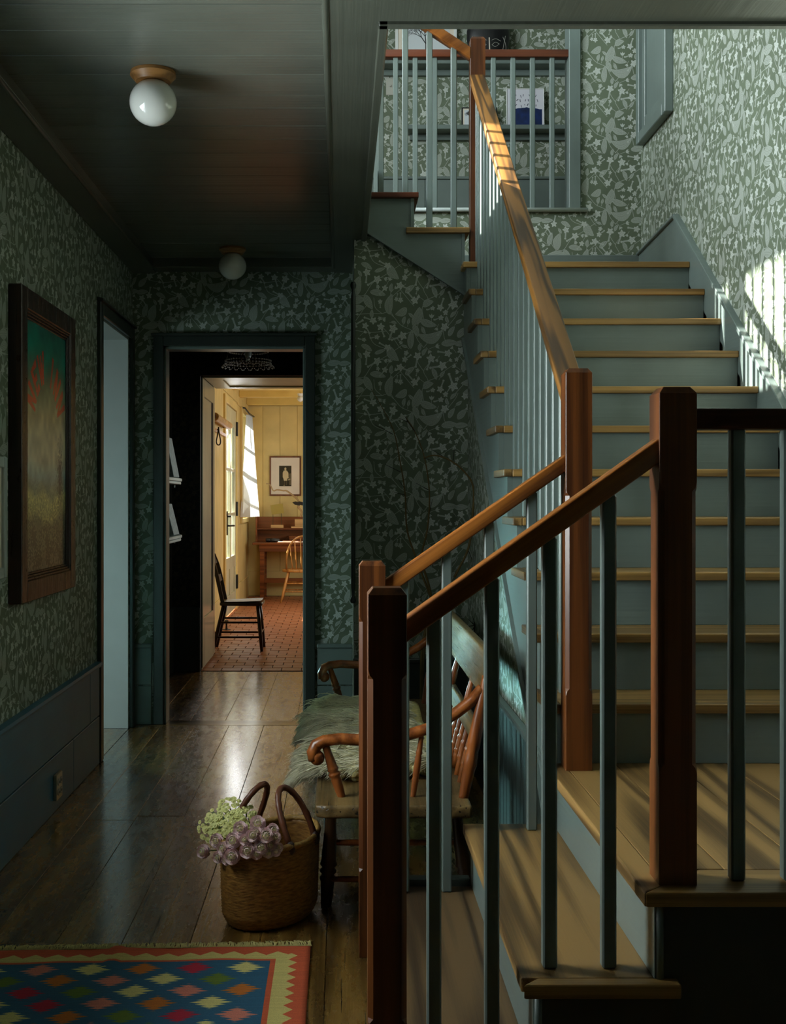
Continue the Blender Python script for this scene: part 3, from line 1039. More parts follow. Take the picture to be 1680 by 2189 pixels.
# kitchen door (glazed) in the left wall
dk = MB()
for a in ((13.44, 13.53, 0, 2.62), (14.97, 15.06, 0, 2.62), (13.53, 14.97, 2.53, 2.62)):
    dk.box(KX0 - 0.02, KX0 + 0.03, *a)
door_4 = struct('door_4', dk, M['yellow'], 0.005)
lf = MB()
for a in ((13.54, 13.68, 0.02, 2.52), (14.82, 14.96, 0.02, 2.52), (14.19, 14.31, 0.02, 2.52), (13.68, 14.19, 2.30, 2.52), (14.31, 14.82, 2.30, 2.52),
          (13.68, 14.19, 0.02, 0.24), (14.31, 14.82, 0.02, 0.24), (13.68, 14.19, 0.56, 0.70), (14.31, 14.82, 0.56, 0.70),
          (13.68, 14.19, 1.20, 1.24), (14.31, 14.82, 1.20, 1.24), (13.68, 14.19, 1.74, 1.78), (14.31, 14.82, 1.74, 1.78)):
    lf.box(KX0 - 0.03, KX0 + 0.012, *a)
lf.build('door_leaf', 'cream', door_4, 0.004)
MB().box(KX0 - 0.02, KX0 - 0.004, 13.68, 14.19, 0.24, 0.56).box(KX0 - 0.02, KX0 - 0.004, 14.31, 14.82, 0.24, 0.56).build('door_panel', 'cream', door_4, 0.006)
for a, b in ((13.68, 14.19), (14.31, 14.82)):
    for z0, z1 in ((0.70, 1.20), (1.24, 1.74), (1.78, 2.30)):
        MB().box(KX0 - 0.012, KX0 - 0.008, a, b, z0, z1).build('door_pane', 'glass', door_4)
for z in (2.30, 1.28, 0.35):
    MB().box(KX0 + 0.01, KX0 + 0.036, 14.95, 15.01, z - 0.09, z + 0.09).build('hinge', 'black', door_4, 0.003)
hd = MB()
hd.box(KX0 + 0.012, KX0 + 0.022, 13.72, 13.80, 0.98, 1.26)
hd.tube([(KX0 + 0.02, 13.76, 1.09), (KX0 + 0.07, 13.76, 1.09), (KX0 + 0.085, 13.80, 1.09), (KX0 + 0.085, 13.90, 1.088)], 0.011, 8)
hd.tube([(KX0 + 0.02, 13.76, 1.20), (KX0 + 0.06, 13.76, 1.20)], 0.012, 8)
hd.build('door_handle', 'black', door_4)

# kitchen window with a sheer curtain
wk = MB()
for a in ((15.68, 15.76, 1.08, 2.64), (16.70, 16.78, 1.08, 2.64), (15.76, 16.70, 2.56, 2.64), (15.76, 16.70, 1.08, 1.14)):
    wk.box(KX0, KX0 + 0.035, *a)
window_2 = struct('window_2', wk, M['yellow'], 0.004)
sash = MB()
for a in ((15.76, 15.80, 1.14, 2.56), (16.66, 16.70, 1.14, 2.56), (15.80, 16.66, 1.83, 1.87), (16.21, 16.24, 1.14, 2.56), (15.8, 16.66, 1.48, 1.50), (15.8, 16.66, 2.2, 2.22)):
    sash.box(KX0 - 0.10, KX0 - 0.07, *a)
sash.build('window_sash', 'cream', window_2)
MB().box(KX0 - 0.09, KX0 - 0.086, 15.8, 16.66, 1.14, 2.56).build('window_pane', 'glass', window_2)

# ================================================================== STAIRS
def tread(root, x0, x1, yf, z, depth, ret=True, matx='oak_x', left=None):
    tx = x0 + 0.036 if ret else x0
    t = MB().box(tx, x1, yf, yf + depth, z - 0.03, z).build('tread', matx, root, 0.004, 2)
    if ret:
        MB().prism([(x0, yf), (tx, yf), (tx, yf + depth + 0.02), (x0, yf + depth + 0.02)], 'z', z - 0.03, z).build('nosing_return', 'oak_y', t, 0.004, 2)
    return t


RISE, RUN = 0.19, 0.255
# ---- main flight going back
main = thing('main_staircase', 'wide middle flight of golden wood treads and blue grey risers climbing to the back', 'staircase', (1.25, 4.9, 0.57))
for k in range(10):
    yf, z = 3.647 + RUN * k, 0.76 + RISE * k
    tread(main, 0.65, 1.851, yf, z, 0.282)
    MB().box(0.69, 1.851, yf + 0.025, yf + 0.042, z - RISE, z - 0.03).build('riser', 'paint_x', main, 0.001)
yf, z = 3.647 + RUN * 10, 2.66
yl = yf
MB().box(0.65, 1.851, yl, yl + 0.16, 2.63, 2.66).build('tread', 'oak_x', main, 0.004, 2)
MB().box(0.69, 1.851, yl + 0.025, yl + 0.042, z - RISE, z - 0.03).build('riser', 'paint_x', main, 0.001)
MB().box(0.70, 1.851, yl + 0.16, 7.27, 2.63, 2.659).build('landing_board', 'oak_x', main)
# cut string on the open side
prof = []
for k in range(11):
    yf, z = 3.647 + RUN * k, 0.76 + RISE * k
    prof += [(yf + 0.025, z - RISE - 0.0), (yf + 0.025, z - 0.03)]
prof.append((6.40, 2.63))
prof += [(6.40, nose(6.40) - 0.50), (3.672, nose(3.672) - 0.50)]
prof[0] = (3.672, 0.57)
MB().prism(prof, 'x', 0.669, 0.69).build('stringer', 'paint_y', main)
sm = MB()
ya, yb = 3.69, 6.33
sm.obox((0.666, (ya + yb) / 2, (nose(ya) + nose(yb)) / 2 - 0.492), (0.012, 0, 0), (0, (yb - ya) / 2, (nose(yb) - nose(ya)) / 2), (0, -0.005, 0.008))
sm.build('stringer_moulding', 'paint_y', main)

# ---- lower flight of three steps up to the low platform
low = thing('lower_staircase', 'low foreground steps and square platform of golden boards behind the front railing', 'staircase', (0.8, 3.0, 0))
YF, YK = 2.454, 3.674


def low_step(x0, x1, z, x_end, mt='oak_y'):
    t = MB().box(x0, x1, YF + 0.036, YK, z - 0.032, z).build('tread', mt, low, 0.004, 2)
    MB().prism([(x0, YF), (x_end, YF), (x_end, YF + 0.036), (x0 + 0.036, YF + 0.036)], 'z', z - 0.032, z).build('nosing_return', 'oak_x', t, 0.004, 2)


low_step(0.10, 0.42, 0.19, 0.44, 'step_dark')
low_step(0.384, 0.69, 0.38, 0.716)
for x, z in ((0.125, 0.19), (0.409, 0.38), (0.666, 0.57)):
    MB().box(x, x + 0.016, YF + 0.03, YK - 0.002, z - RISE, z - 0.032).build('riser', 'paint_y', low, 0.001)
# platform: border boards and planks
b = MB().prism([(0.641, 2.464), (1.85, 2.464), (1.85, 2.62), (0.80, 2.62)], 'z', 0.538, 0.57).build('platform_border', 'oak_x', low, 0.004, 2)
MB().prism([(0.641, 2.464), (0.70, 2.523), (0.70, 3.69), (0.641, 3.69)], 'z', 0.538, 0.57).build('platform_border', 'oak_y', low, 0.004, 2)
xs = [0.70, 0.86, 1.05, 1.21, 1.40, 1.58, 1.75, 1.85]
for a, b_ in zip(xs, xs[1:]):
    y0 = 2.622 if a > 0.79 else 2.624
    MB().box(a + 0.0006, b_ - 0.0006, y0, 3.69, 0.54, 0.5695).build('platform_plank', 'oak_y', low, 0.0012)
# front faces below
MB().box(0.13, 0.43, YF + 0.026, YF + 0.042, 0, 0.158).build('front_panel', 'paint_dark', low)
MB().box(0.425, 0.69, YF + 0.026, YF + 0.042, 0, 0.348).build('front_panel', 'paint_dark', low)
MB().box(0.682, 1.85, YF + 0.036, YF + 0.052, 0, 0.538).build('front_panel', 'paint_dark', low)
MB().tube([(0.678, YF + 0.034, 0.38), (0.678, YF + 0.034, 0.538)], 0.009, 8).build('corner_bead', 'paint', low, smooth=True)
MB().tube([(0.42, YF + 0.03, 0.19), (0.42, YF + 0.03, 0.348)], 0.009, 8).build('corner_bead', 'paint', low, smooth=True)
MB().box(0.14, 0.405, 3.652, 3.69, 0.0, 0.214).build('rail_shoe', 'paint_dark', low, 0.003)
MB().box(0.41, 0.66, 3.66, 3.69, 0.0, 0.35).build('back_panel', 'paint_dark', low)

# ---- upper flight turning left at the back
up = thing('upper_staircase', 'short upper flight turning left above the papered nook wall', 'staircase', (0.4, 6.8, 2.66))
for k, (x0, x1, z, mt) in enumerate(((0.353, 0.696, 2.865, 'oak_x'), (0.08, 0.421, 3.055, 'rail_dark'))):
    t = MB().box(x0, x1, 6.34, YB - 0.02, z - 0.03, z).build('tread', mt, up, 0.004, 2, label='dark brown tread' if k else None)
    MB().box(x0, x1, 6.295, 6.34, z - 0.03, z).build('nosing_return', mt, t, 0.004, 2)
    MB().box(x1 - 0.042, x1 - 0.025, 6.318, YB - 0.02, z - 0.195, z - 0.03).build('riser', 'paint', up)
MB().box(0.10, 0.135, 6.34, YB - 0.02, 3.06, 3.206).build('riser', 'paint', up)
MB().prism([(0.69, 2.50), (0.69, 2.63), (0.672, 2.66), (0.672, 2.835), (0.398, 2.835), (0.398, 3.025), (0.146, 3.025), (0.146, 2.845)], 'y', 6.328, 6.349).build('stringer', 'paint_x', up)
MB().obox((0.41, 6.322, 2.676), (0.28, 0, -0.179), (0, 0.012, 0), (0.0045, 0, 0.007)).build('stringer_moulding', 'paint_x', up)


# ---- newels, rails, balusters
def newel(root, cx, cy, z0, ztop, w, s0, s1, mat='newel'):
    h = w / 2
    ch = 0.011

    def sec(z, c, hh=h):
        c = max(c, 0.0012)
        return [(cx - hh + c, cy - hh, z), (cx + hh - c, cy - hh, z), (cx + hh, cy - hh + c, z), (cx + hh, cy + hh - c, z), (cx + hh - c, cy + hh, z),
                (cx - hh + c, cy + hh, z), (cx - hh, cy + hh - c, z), (cx - hh, cy - hh + c, z)]
    rings = [sec(z0, 0)]
    if s1:
        rings += [sec(s0, 0), sec(s0 + 0.012, 0.004), sec(s0 + 0.02, ch), sec(s1 - 0.02, ch), sec(s1 - 0.012, 0.004), sec(s1, 0)]
    rings += [sec(ztop - 0.014, 0.0012), sec(ztop, 0.0012, h - 0.011)]
    return MB().rings(rings).build('newel_post', mat, root)


def baluster(root, cx, cy, z0, z1, w=0.031, mat='paint'):
    h = w / 2
    return MB().box(cx - h, cx + h, cy - h, cy + h, z0, z1).build('baluster', mat, root, 0.0038)


def rail(root, p, q, wdt, thk, mat, bev=0.005):
    """rail with its top face running from p to q"""
    p, q = Vector(p), Vector(q)
    d = (q - p).normalized()
    side = Vector((-d.y, d.x, 0)).normalized()
    upv = side.cross(d) * -1
    if upv.z < 0:
        upv = -upv
    vert = Vector((0, 0, thk / 2))
    c = (p + q) / 2 - vert
    return MB().obox(c, (q - p) / 2, side * wdt / 2, vert).build('handrail', mat, root, bev, 3, smooth='auto')


NW = 0.081
YR = 2.55          # front railing line
fr = thing('front_balustrade', 'foreground stair railing of red brown posts and square blue grey balusters', 'balustrade', (0.1, YR, 0))
newel(fr, 0.097, 2.445 + 0.02, 0, 1.214, NW, 0.30, 1.045)
newel(fr, 0.7245, 2.55, 0.57, 1.641, NW, 0.81, 1.435)
rail(fr, (0.135, 2.545, 1.139), (0.688, 2.545, 1.532), 0.058, 0.054, 'rail_x')
rail(fr, (0.762, 2.545, 1.5946), (1.855, 2.545, 1.5946), 0.058, 0.045, 'rail_dark')


def rz_front(x):
    return 1.139 + (x - 0.135) * 0.711 - 0.05


for px in (913.5, 1038, 1162, 1289):
    x = (px - VX) * 2.53 / FPX + 0.0155
    baluster(fr, x, YR, 0.19 if x < 0.40 else 0.38, rz_front(x))
for px in (1565.5, 1678.5):
    x = (px - VX) * 2.53 / FPX + 0.0155
    baluster(fr, x, YR, 0.57, 1.552)
for k in range(1, 2):
    baluster(fr, x + 0.126 * k, YR, 0.57, 1.552)

YR2 = 3.61
bk = thing('rear_balustrade', 'railing on the far side of the low steps rising to the middle newel', 'balustrade', (0.1, YR2, 0))
newel(bk, 0.097, YR2, 0, 1.209, NW, 0.25, 1.045)
newel(bk, 0.728, YR2, 0.57, 1.80, NW, 0.80, 1.43)
rail(bk, (0.135, YR2, 1.150), (0.690, YR2, 1.537), 0.056, 0.053, 'rail_x')
for k in range(4):
    x = 0.196 + k * 0.131
    baluster(bk, x, YR2, 0.19 if x < 0.40 else 0.38, 1.150 + (x - 0.135) * 0.697 - 0.045)

mb_ = thing('main_balustrade', 'long golden handrail with square balusters climbing the wide middle flight', 'balustrade', (0.735, 4.9, 0.76))
newel(mb_, 0.742, 6.36, 2.66, 1.398 + (1068 - 83) * 6.36 / FPX, NW, 0, 0, 'newel')


def rz_main(y):
    return 1.82 + 0.74 * (y - 3.785)


rail(mb_, (0.735, 3.652, rz_main(3.652)), (0.738, 6.32, rz_main(6.32)), 0.078, 0.052, 'rail_y', 0.006)
for k in range(10):
    yf, z = 3.647 + RUN * k, 0.76 + RISE * k
    for q in (0.085, 0.085 + 0.1275):
        if yf + q > 6.30:
            continue
        if k == 0 and q < 0.1:
            continue
        baluster(mb_, 0.735, yf + q, z, rz_main(yf + q) - 0.045)
baluster(mb_, 0.735, 6.24, 2.66, rz_main(6.24) - 0.045)

ub = thing('upper_balustrade', 'railing of the short upper flight rising left from the top newel', 'balustrade', (0.4, 6.33, 2.865))
rail(ub, (0.702, 6.345, 1.398 + (1068 - 102) * 6.33 / FPX), (0.11, 6.345, 1.398 + (1068 - 102) * 6.33 / FPX + 0.592 * 0.66), 0.060, 0.062, 'rail_x')
for px in (807.5, 859.7, 911.7, 963.7):
    x = (px - VX) * 6.33 / FPX + 0.0163
    baluster(ub, x, 6.345, 2.865 if x > 0.43 else 3.055, 1.398 + (1068 - 102) * 6.33 / FPX + (0.702 - x) * 0.66 - 0.055, 0.0326)

gb = thing('gallery_balustrade', 'upstairs guard rail of dark wood on square balusters in the opening of the back wall', 'balustrade', (0.8, YB + 0.03, UF))
rail(gb, (0.0, YB + 0.03, 4.202), (1.433, YB + 0.03, 4.202), 0.062, 0.047, 'rail_dark', 0.004)
px = 840.5 - 41.8 * 2
while px < 1200:
    x = (px - VX) * 7.3 / FPX + 0.0156
    baluster(gb, x, YB + 0.03, 3.206, 4.16)
    px += 41.8
# railing along the stairwell edge of the upper hall (above the beam)
ug = thing('upper_hall_balustrade', 'railing along the stairwell edge upstairs above the hall beam', 'balustrade', (0.09, 4.9, UF))
newel(ug, 0.09, 6.36, UF, 4.38, NW, 0, 0)
rail(ug, (0.09, 3.40, 4.17), (0.09, 6.32, 4.17), 0.06, 0.05, 'rail_dark')
y = 3.45
while y < 6.3:
    baluster(ug, 0.09, y, UF, 4.125, 0.024)
    y += 0.128

# ================================================================== LAMPS
def globe_lamp(cx, cy, label):
    t = thing('ceiling_lamp', label, 'ceiling lamp', (cx, cy, ZC), 'opal globe lamps on the hall ceiling')
    zc = ZC
    MB().lathe([(0.0, zc), (0.077, zc), (0.079, zc - 0.012), (0.070, zc - 0.022), (0.060, zc - 0.034), (0.0, zc - 0.034)][::-1], (cx, cy, 0), 32).build('canopy', 'canopy', t, smooth='auto')
    MB().sphere((cx, cy, zc - 0.104), 0.0815, 32, 20, (1, 1, 0.97)).build('globe', 'opal', t, smooth=True)


globe_lamp(-0.646, 4.03, 'nearer opal glass globe lamp on a turned wooden base on the ceiling')
globe_lamp(-0.633, 6.85, 'farther opal globe lamp above the doorway in the dark end of the hall')


# chandelier in the dark passage
ch = thing('chandelier', 'small crystal bead chandelier hanging in the dark passage behind the doorway', 'chandelier', (-0.665, 8.4, 2.72))
cx, cy = -0.665, 8.4
fr_ = MB()
bead = MB()
for R, zz in ((0.145, 2.46), (0.165, 2.395), (0.165, 2.375)):
    pts = [(cx + R * math.cos(a), cy + R * math.sin(a), zz) for a in [2 * PI * k / 32 for k in range(33)]]
    fr_.tube(pts, 0.003, 6, False)
    for k in range(44):
        a = 2 * PI * k / 44
        bead.sphere((cx + R * math.cos(a), cy + R * math.sin(a), zz), 0.0062, 6, 4)
fr_.tube([(cx, cy, 2.72), (cx, cy, 2.48)], 0.006, 8)
for k in range(4):
    a = k * PI / 2 + 0.4
    fr_.tube([(cx, cy, 2.50), (cx + 0.145 * math.cos(a), cy + 0.145 * math.sin(a), 2.46)], 0.003, 6)
    fr_.tube([(cx + 0.145 * math.cos(a), cy + 0.145 * math.sin(a), 2.46), (cx + 0.165 * math.cos(a), cy + 0.165 * math.sin(a), 2.385)], 0.003, 6)
fr_.build('frame', 'brass', ch, smooth=True)
for k in range(22):
    a0, a1 = 2 * PI * k / 22, 2 * PI * (k + 1) / 22
    for q in range(6):
        u = q / 6
        a = a0 + (a1 - a0) * u
        R = 0.166 + 0.022 * math.sin(PI * u)
        bead.sphere((cx + R * math.cos(a), cy + R * math.sin(a), 2.372 - 0.026 * math.sin(PI * u)), 0.0045, 6, 4)
bead.build('bead_strings', 'crystal', ch, smooth=True, kind='stuff')
MB().lathe([(0.0, 2.395), (0.012, 2.40), (0.024, 2.43), (0.026, 2.46), (0.018, 2.49), (0.0, 2.49)], (cx, cy, 0), 16).build('bulb', 'opal', ch, smooth=True)

# ================================================================== PAINTED SIGN
def sign_print():
    W, H = 420, 650
    yy, xx = np.mgrid[0:H, 0:W]
    u, v = xx / W, yy / H
    n = rng.random((H // 8 + 2, W // 8 + 2))
    def up_(f):
        s = rng.random((int(H / f) + 2, int(W / f) + 2))
        gy, gx = yy / f, xx / f
        iy, ix = gy.astype(int), gx.astype(int)
        fy, fx = gy - iy, gx - ix
        return (s[iy, ix] * (1 - fy) * (1 - fx) + s[iy + 1, ix] * fy * (1 - fx) + s[iy, ix + 1] * (1 - fy) * fx + s[iy + 1, ix + 1] * fy * fx)
    big, mid, fine = up_(90), up_(24), up_(4)
    cols = [(0.0, (20, 74, 66)), (0.12, (6, 92, 78)), (0.22, (62, 88, 74)), (0.36, (126, 120, 92)), (0.52, (138, 132, 112)), (0.60, (112, 128, 124)), (0.66, (96, 104, 88)),
            (0.70, (150, 146, 96)), (0.77, (138, 134, 90)), (0.80, (92, 92, 72)), (1.0, (84, 82, 76))]
    vv = np.clip(v + (big - 0.5) * 0.10, 0, 1)
    img = np.zeros((H, W, 3))
    for ch_ in range(3):
        img[..., ch_] = np.interp(vv, [c[0] for c in cols], [c[1][ch_] for c in cols])
    img *= (0.82 + 0.36 * mid)[..., None]
    grime = np.clip((v - 0.58) * 2.6, 0, 1) * (fine * 0.7 + mid * 0.5 > 0.60)
    img *= (1 - 0.68 * grime)[..., None]
    T = Tile(W, H, False)
    # faint buildings low on the panel
    for x0, x1, y0, y1 in ((40, 90, 455, 520), (96, 210, 440, 520), (216, 330, 450, 520)):
        T.poly([(x0, y0), ((x0 + x1) / 2, y0 - 26), (x1, y0), (x1, y1), (x0, y1)], 0.35)
        for k in range(int((x1 - x0) / 22)):
            T.poly([(x0 + 8 + 22 * k, y0 + 16), (x0 + 18 + 22 * k, y0 + 16), (x0 + 18 + 22 * k, y0 + 40), (x0 + 8 + 22 * k, y0 + 40)], 0.0)
    img = img * (1 - T.a[..., None] * 0.4) + np.array([166, 158, 96]) * T.a[..., None] * 0.4
    # dark worn tree on the right edge
    for k in range(420):
        a, b = rng.normal(356, 14), rng.normal(400, 42)
        img[int(max(0, b - 3)):int(b + 4), int(max(0, a - 1)):int(min(W, a + 2))] *= 0.45
    # arched red lettering
    L = Tile(W, H, False)
    px_m = W / 0.68
    R, cx_, cy_ = 0.272 * px_m, 0.342 * px_m, 0.44 * px_m
    hgt, wid = 0.145 * px_m, 0.062 * px_m
    glyph = {'N': [[(0, 0), (.28, 0), (.28, 1), (0, 1)], [(.72, 0), (1, 0), (1, 1), (.72, 1)], [(0, 0), (.3, 0), (1, 1), (.7, 1)]],
             'E': [[(0, 0), (.3, 0), (.3, 1), (0, 1)], [(0, 0), (1, 0), (.95, .25), (.3, .16)], [(.3, .42), (.75, .38), (.75, .62), (.3, .58)], [(.3, .84), (.95, .75), (1, 1), (0, 1)]],
             'W': [[(0, 0), (.2, 0), (.38, 1), (.2, 1)], [(.2, 1), (.38, 1), (.58, .1), (.42, .1)], [(.42, .1), (.58, .1), (.8, 1), (.62, 1)], [(.62, 1), (.8, 1), (1, 0), (.8, 0)]],
             'I': [[(.3, 0), (.7, 0), (.7, 1), (.3, 1)], [(.15, 0), (.85, 0), (.7, .1), (.3, .1)], [(.15, 1), (.85, 1), (.7, .9), (.3, .9)]]}
    for chv, deg in zip('NEWINN', (-64, -41, -19, 19, 40, 63)):
        a = math.radians(deg)
        wm = wid * (1.5 if chv == 'W' else 0.8 if chv == 'I' else 1.25)
        for poly in glyph[chv]:
            P = []
            for gx, gy in poly:
                rr = R + hgt * (0.5 - gy)
                aa = a + (gx - 0.5) * wm / R
                P.append((cx_ + rr * math.sin(aa), cy_ - rr * math.cos(aa)))
            L.poly(P, 1.0)
    for _ in range(1):
        L.a = np.maximum.reduce([L.a, np.roll(L.a, 1, 1), np.roll(L.a, -1, 1)])
    la = (L.a * (0.62 + 0.38 * (fine > 0.25)))[..., None]
    img = img * (1 - la) + np.array([150, 44, 26]) * la
    return np.clip(img * 1.45, 0, 255) / 255.0


M['sign'] = picture_mat('painted_sign', sign_print(), 0.28)
sg = thing('painted_sign', 'old framed painted inn sign with arched red letters on the left wall', 'sign', (XL, 5.0, 0.99))
SX = -1.239
Y0, Y1, Z0, Z1 = 4.55, 5.47, 0.99, 2.24
PY0, PY1, PZ0, PZ1 = 4.665, 5.345, 1.105, 2.125
f = MB()
f.box(XL, SX, Y0, PY0 - 0.03, Z0, Z1)
f.box(XL, SX, PY1 + 0.03, Y1, Z0, Z1)
f.box(XL, SX, PY0 - 0.03, PY1 + 0.03, PZ1 + 0.03, Z1)
f.box(XL, SX, PY0 - 0.03, PY1 + 0.03, Z0, PZ0 - 0.03)
f.build('frame', 'signframe', sg, 0.004)
f = MB()
for i, dx in enumerate((0.004, 0.009, 0.014)):
    o = 0.03 - 0.01 * i
    i2 = o - 0.01
    for b_ in ((PY0 - o, PY0 - i2, PZ0 - o, PZ1 + o), (PY1 + i2, PY1 + o, PZ0 - o, PZ1 + o), (PY0 - i2, PY1 + i2, PZ1 + i2, PZ1 + o), (PY0 - i2, PY1 + i2, PZ0 - o, PZ0 - i2)):
        f.box(XL, SX - dx, *b_)
f.build('frame_moulding', 'signframe', sg, 0.002)
MB().box(XL, SX - 0.020, PY0, PY1, PZ0, PZ1).build('backing', 'backing', sg)
MB().picture((SX - 0.019, PY0, PZ0), (0, 1, 0), (0, 0, 1), PY1 - PY0, PZ1 - PZ0).build('painted_panel', 'sign', sg)

pf = thing('wall_picture', 'pale frame edge on the left wall just nearer than the inn sign', 'picture', (XL, 4.2, 1.1))
f = MB()
for b_ in ((4.12, 4.16, 1.10, 1.56), (4.435, 4.475, 1.10, 1.56), (4.16, 4.435, 1.10, 1.14), (4.16, 4.435, 1.52, 1.56)):
    f.box(XL, XL + 0.02, *b_)
f.build('frame', 'shelf', pf, 0.003)
MB().box(XL, XL + 0.008, 4.16, 4.435, 1.14, 1.52).build('mat_board', 'papersheet', pf)

# ---- outlet in the wainscot
ol = thing('wall_outlet', 'small metal double outlet plate in the left wainscot', 'outlet', (XL + 0.016, 5.25, 0.11))
XO = XL + 0.016
MB().box(XO, XO + 0.016, 5.20, 5.31, 0.055, 0.170).build('cover_plate', 'steel', ol, 0.004, 2)
for yy in (5.232, 5.278):
    for zz in (0.090, 0.135):
        so = MB().lathe([(0.0, 0), (0.0155, 0), (0.0155, 0.004), (0.0, 0.004)], (XO + 0.0155, yy, zz), 14, (1, 0, 0)).build('socket', 'plate', ol)
        MB().box(XO + 0.019, XO + 0.0205, yy - 0.006, yy - 0.003, zz - 0.006, zz + 0.005).box(XO + 0.019, XO + 0.0205, yy + 0.003, yy + 0.006, zz - 0.006, zz + 0.005).build('slot', 'black', so)

# ================================================================== RUG
def rug_print():
    W, H = 1100, 640                 # 1.1 m wide x 0.64 m deep, 1 mm a pixel; right edge x=W, far edge y=0
    yy, xx = np.mgrid[0:H, 0:W]
    r = W - xx                       # mm from the right edge
    d = yy                           # mm from the far edge
    blue, org, crm = (38, 86, 112), (190, 82, 46), (196, 178, 106)
    img = np.zeros((H, W, 3)) + np.array(org)
    tooth_r = 26 * np.abs(((d / 54.0) % 1) - 0.5) * 2
    tooth_d = 26 * np.abs(((r / 67.0) % 1) - 0.5) * 2
    inner = (r > 38 + tooth_r) & (d > 42 + tooth_d)
    img[inner] = crm
    img[(r > 103) & (d > 97)] = org
    img[(r > 119) & (d > 110)] = blue
    cols = {'p': (204, 120, 100), 'c': (206, 192, 120), 'o': (182, 102, 30), 'r': (168, 28, 52), 'g': (92, 112, 34)}
    rows = ['crocpcrogpc', 'gcpogrcpocg', 'opcgrpocrgp', 'coprcogrpco', 'prgocrpgocr', 'cgpocrgpcog', 'rocpgcorpgc', 'pcogrcpocgr']
    for j in range(7):
        dy = 162 + 80 * j
        for i in range(9):
            dx = 190 + 152 * i + (76 if j % 2 else 0)
            c_ = cols[rows[j][i % 11]]
            U, V = np.abs(r - dx), np.abs(d - dy)
            wm_ = np.max([(60 - 17 * n_) - 3.5 * np.abs(V - 15.5 * n_) for n_ in range(4)], axis=0)
            m = (U < wm_) & (V < 47) & (r > 119) & (d > 110)
            img[m] = c_
    img *= (0.90 + 0.2 * rng.random((H, W)))[..., None]
    img *= (0.93 + 0.14 * rng.random((H, 1)))[..., None]
    return np.clip(img, 0, 255) / 255.0


M['rug'] = picture_mat('kilim_rug', rug_print(), 0.9)
rug = thing('kilim_rug', 'flat woven blue kilim rug with stepped diamonds and orange zigzag border', 'rug', (-0.6, 3.3, 0))
RX1, RY1 = -0.0935, 3.652


def rugp(u, v):          # u 0 left..1 right, v 0 near..1 far
    x = RX1 - 1.1 * (1 - u)
    y = RY1 - 0.64 * (1 - v) - 0.045 * (1 - u)
    z = 0.0065 + 0.0022 * math.sin(u * 23) * math.sin(v * 9 + u * 4) + (0.006 if abs(u - 0.46) < 0.02 and v > 0.75 else 0)
    return (x, y, z)


g = MB()
g.fit = 'grid'
g.grid(rugp, 60, 36)
ro = g.build('woven_field', 'rug', rug, smooth=True)
sol = ro.modifiers.new('thickness', 'SOLIDIFY')
sol.thickness = 0.006
sol.offset = -1
fg = MB()
for k in range(420):
    u = (k + random.uniform(-.3, .3)) / 418
    x, y, z = rugp(u, 1.0)
    a = random.uniform(-0.9, 0.9)
    L_ = random.uniform(0.030, 0.052)
    fg.tube([(x, y - 0.004, 0.006), (x + a * 0.010, y + L_ * 0.5, 0.009), (x + a * 0.022, y + L_, 0.003)], [0.0024, 0.0022, 0.0010], 5)
fg.build('fringe', 'fringe', rug, smooth=True, kind='stuff')

# ================================================================== BENCH
bn = thing('settle_bench', 'old wooden settle bench with scrolled arms and a plank seat beside the stair railing', 'bench', (0.18, 4.85, 0))
BZ = 0.39
st = MB().prism([(-0.085, 3.87), (-0.05, 3.85), (0.435, 3.85), (0.435, 5.92), (-0.05, 5.92), (-0.085, 5.90)], 'z', BZ - 0.045, BZ)
st.build('seat', 'benchplank', bn, 0.012, 3, smooth='auto')
LEAN = 0.10


def turned(p, q, r, rings_at=(0.3, 0.36, 0.42), n=12):
    p, q = Vector(p), Vector(q)
    m = MB()
    L_ = (q - p).length
    prof = []
    for i in range(29):
        u = i / 28
        rr = r * (0.78 + 0.30 * math.sin(PI * min(1, u * 1.15)))
        for c_ in rings_at:
            if abs(u - c_) < 0.018:
                rr *= 1.16
            elif abs(u - c_) < 0.04:
                rr *= 0.88
        prof.append((rr, u * L_))
    prof = [(0.0, 0.0)] + prof + [(0.0, L_)]
    return m.lathe(prof, p, n, q - p)


for yy in (3.98, 4.88, 5.78):
    for x, dx in ((-0.03, -0.02), (0.39, 0.055)):
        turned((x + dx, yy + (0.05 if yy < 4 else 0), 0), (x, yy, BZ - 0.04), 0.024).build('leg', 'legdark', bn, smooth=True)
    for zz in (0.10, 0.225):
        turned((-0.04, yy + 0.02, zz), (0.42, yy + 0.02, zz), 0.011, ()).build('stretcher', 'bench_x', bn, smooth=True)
turned((-0.045, 4.0, 0.16), (-0.045, 5.78, 0.16), 0.012, ()).build('stretcher', 'legdark', bn, smooth=True)


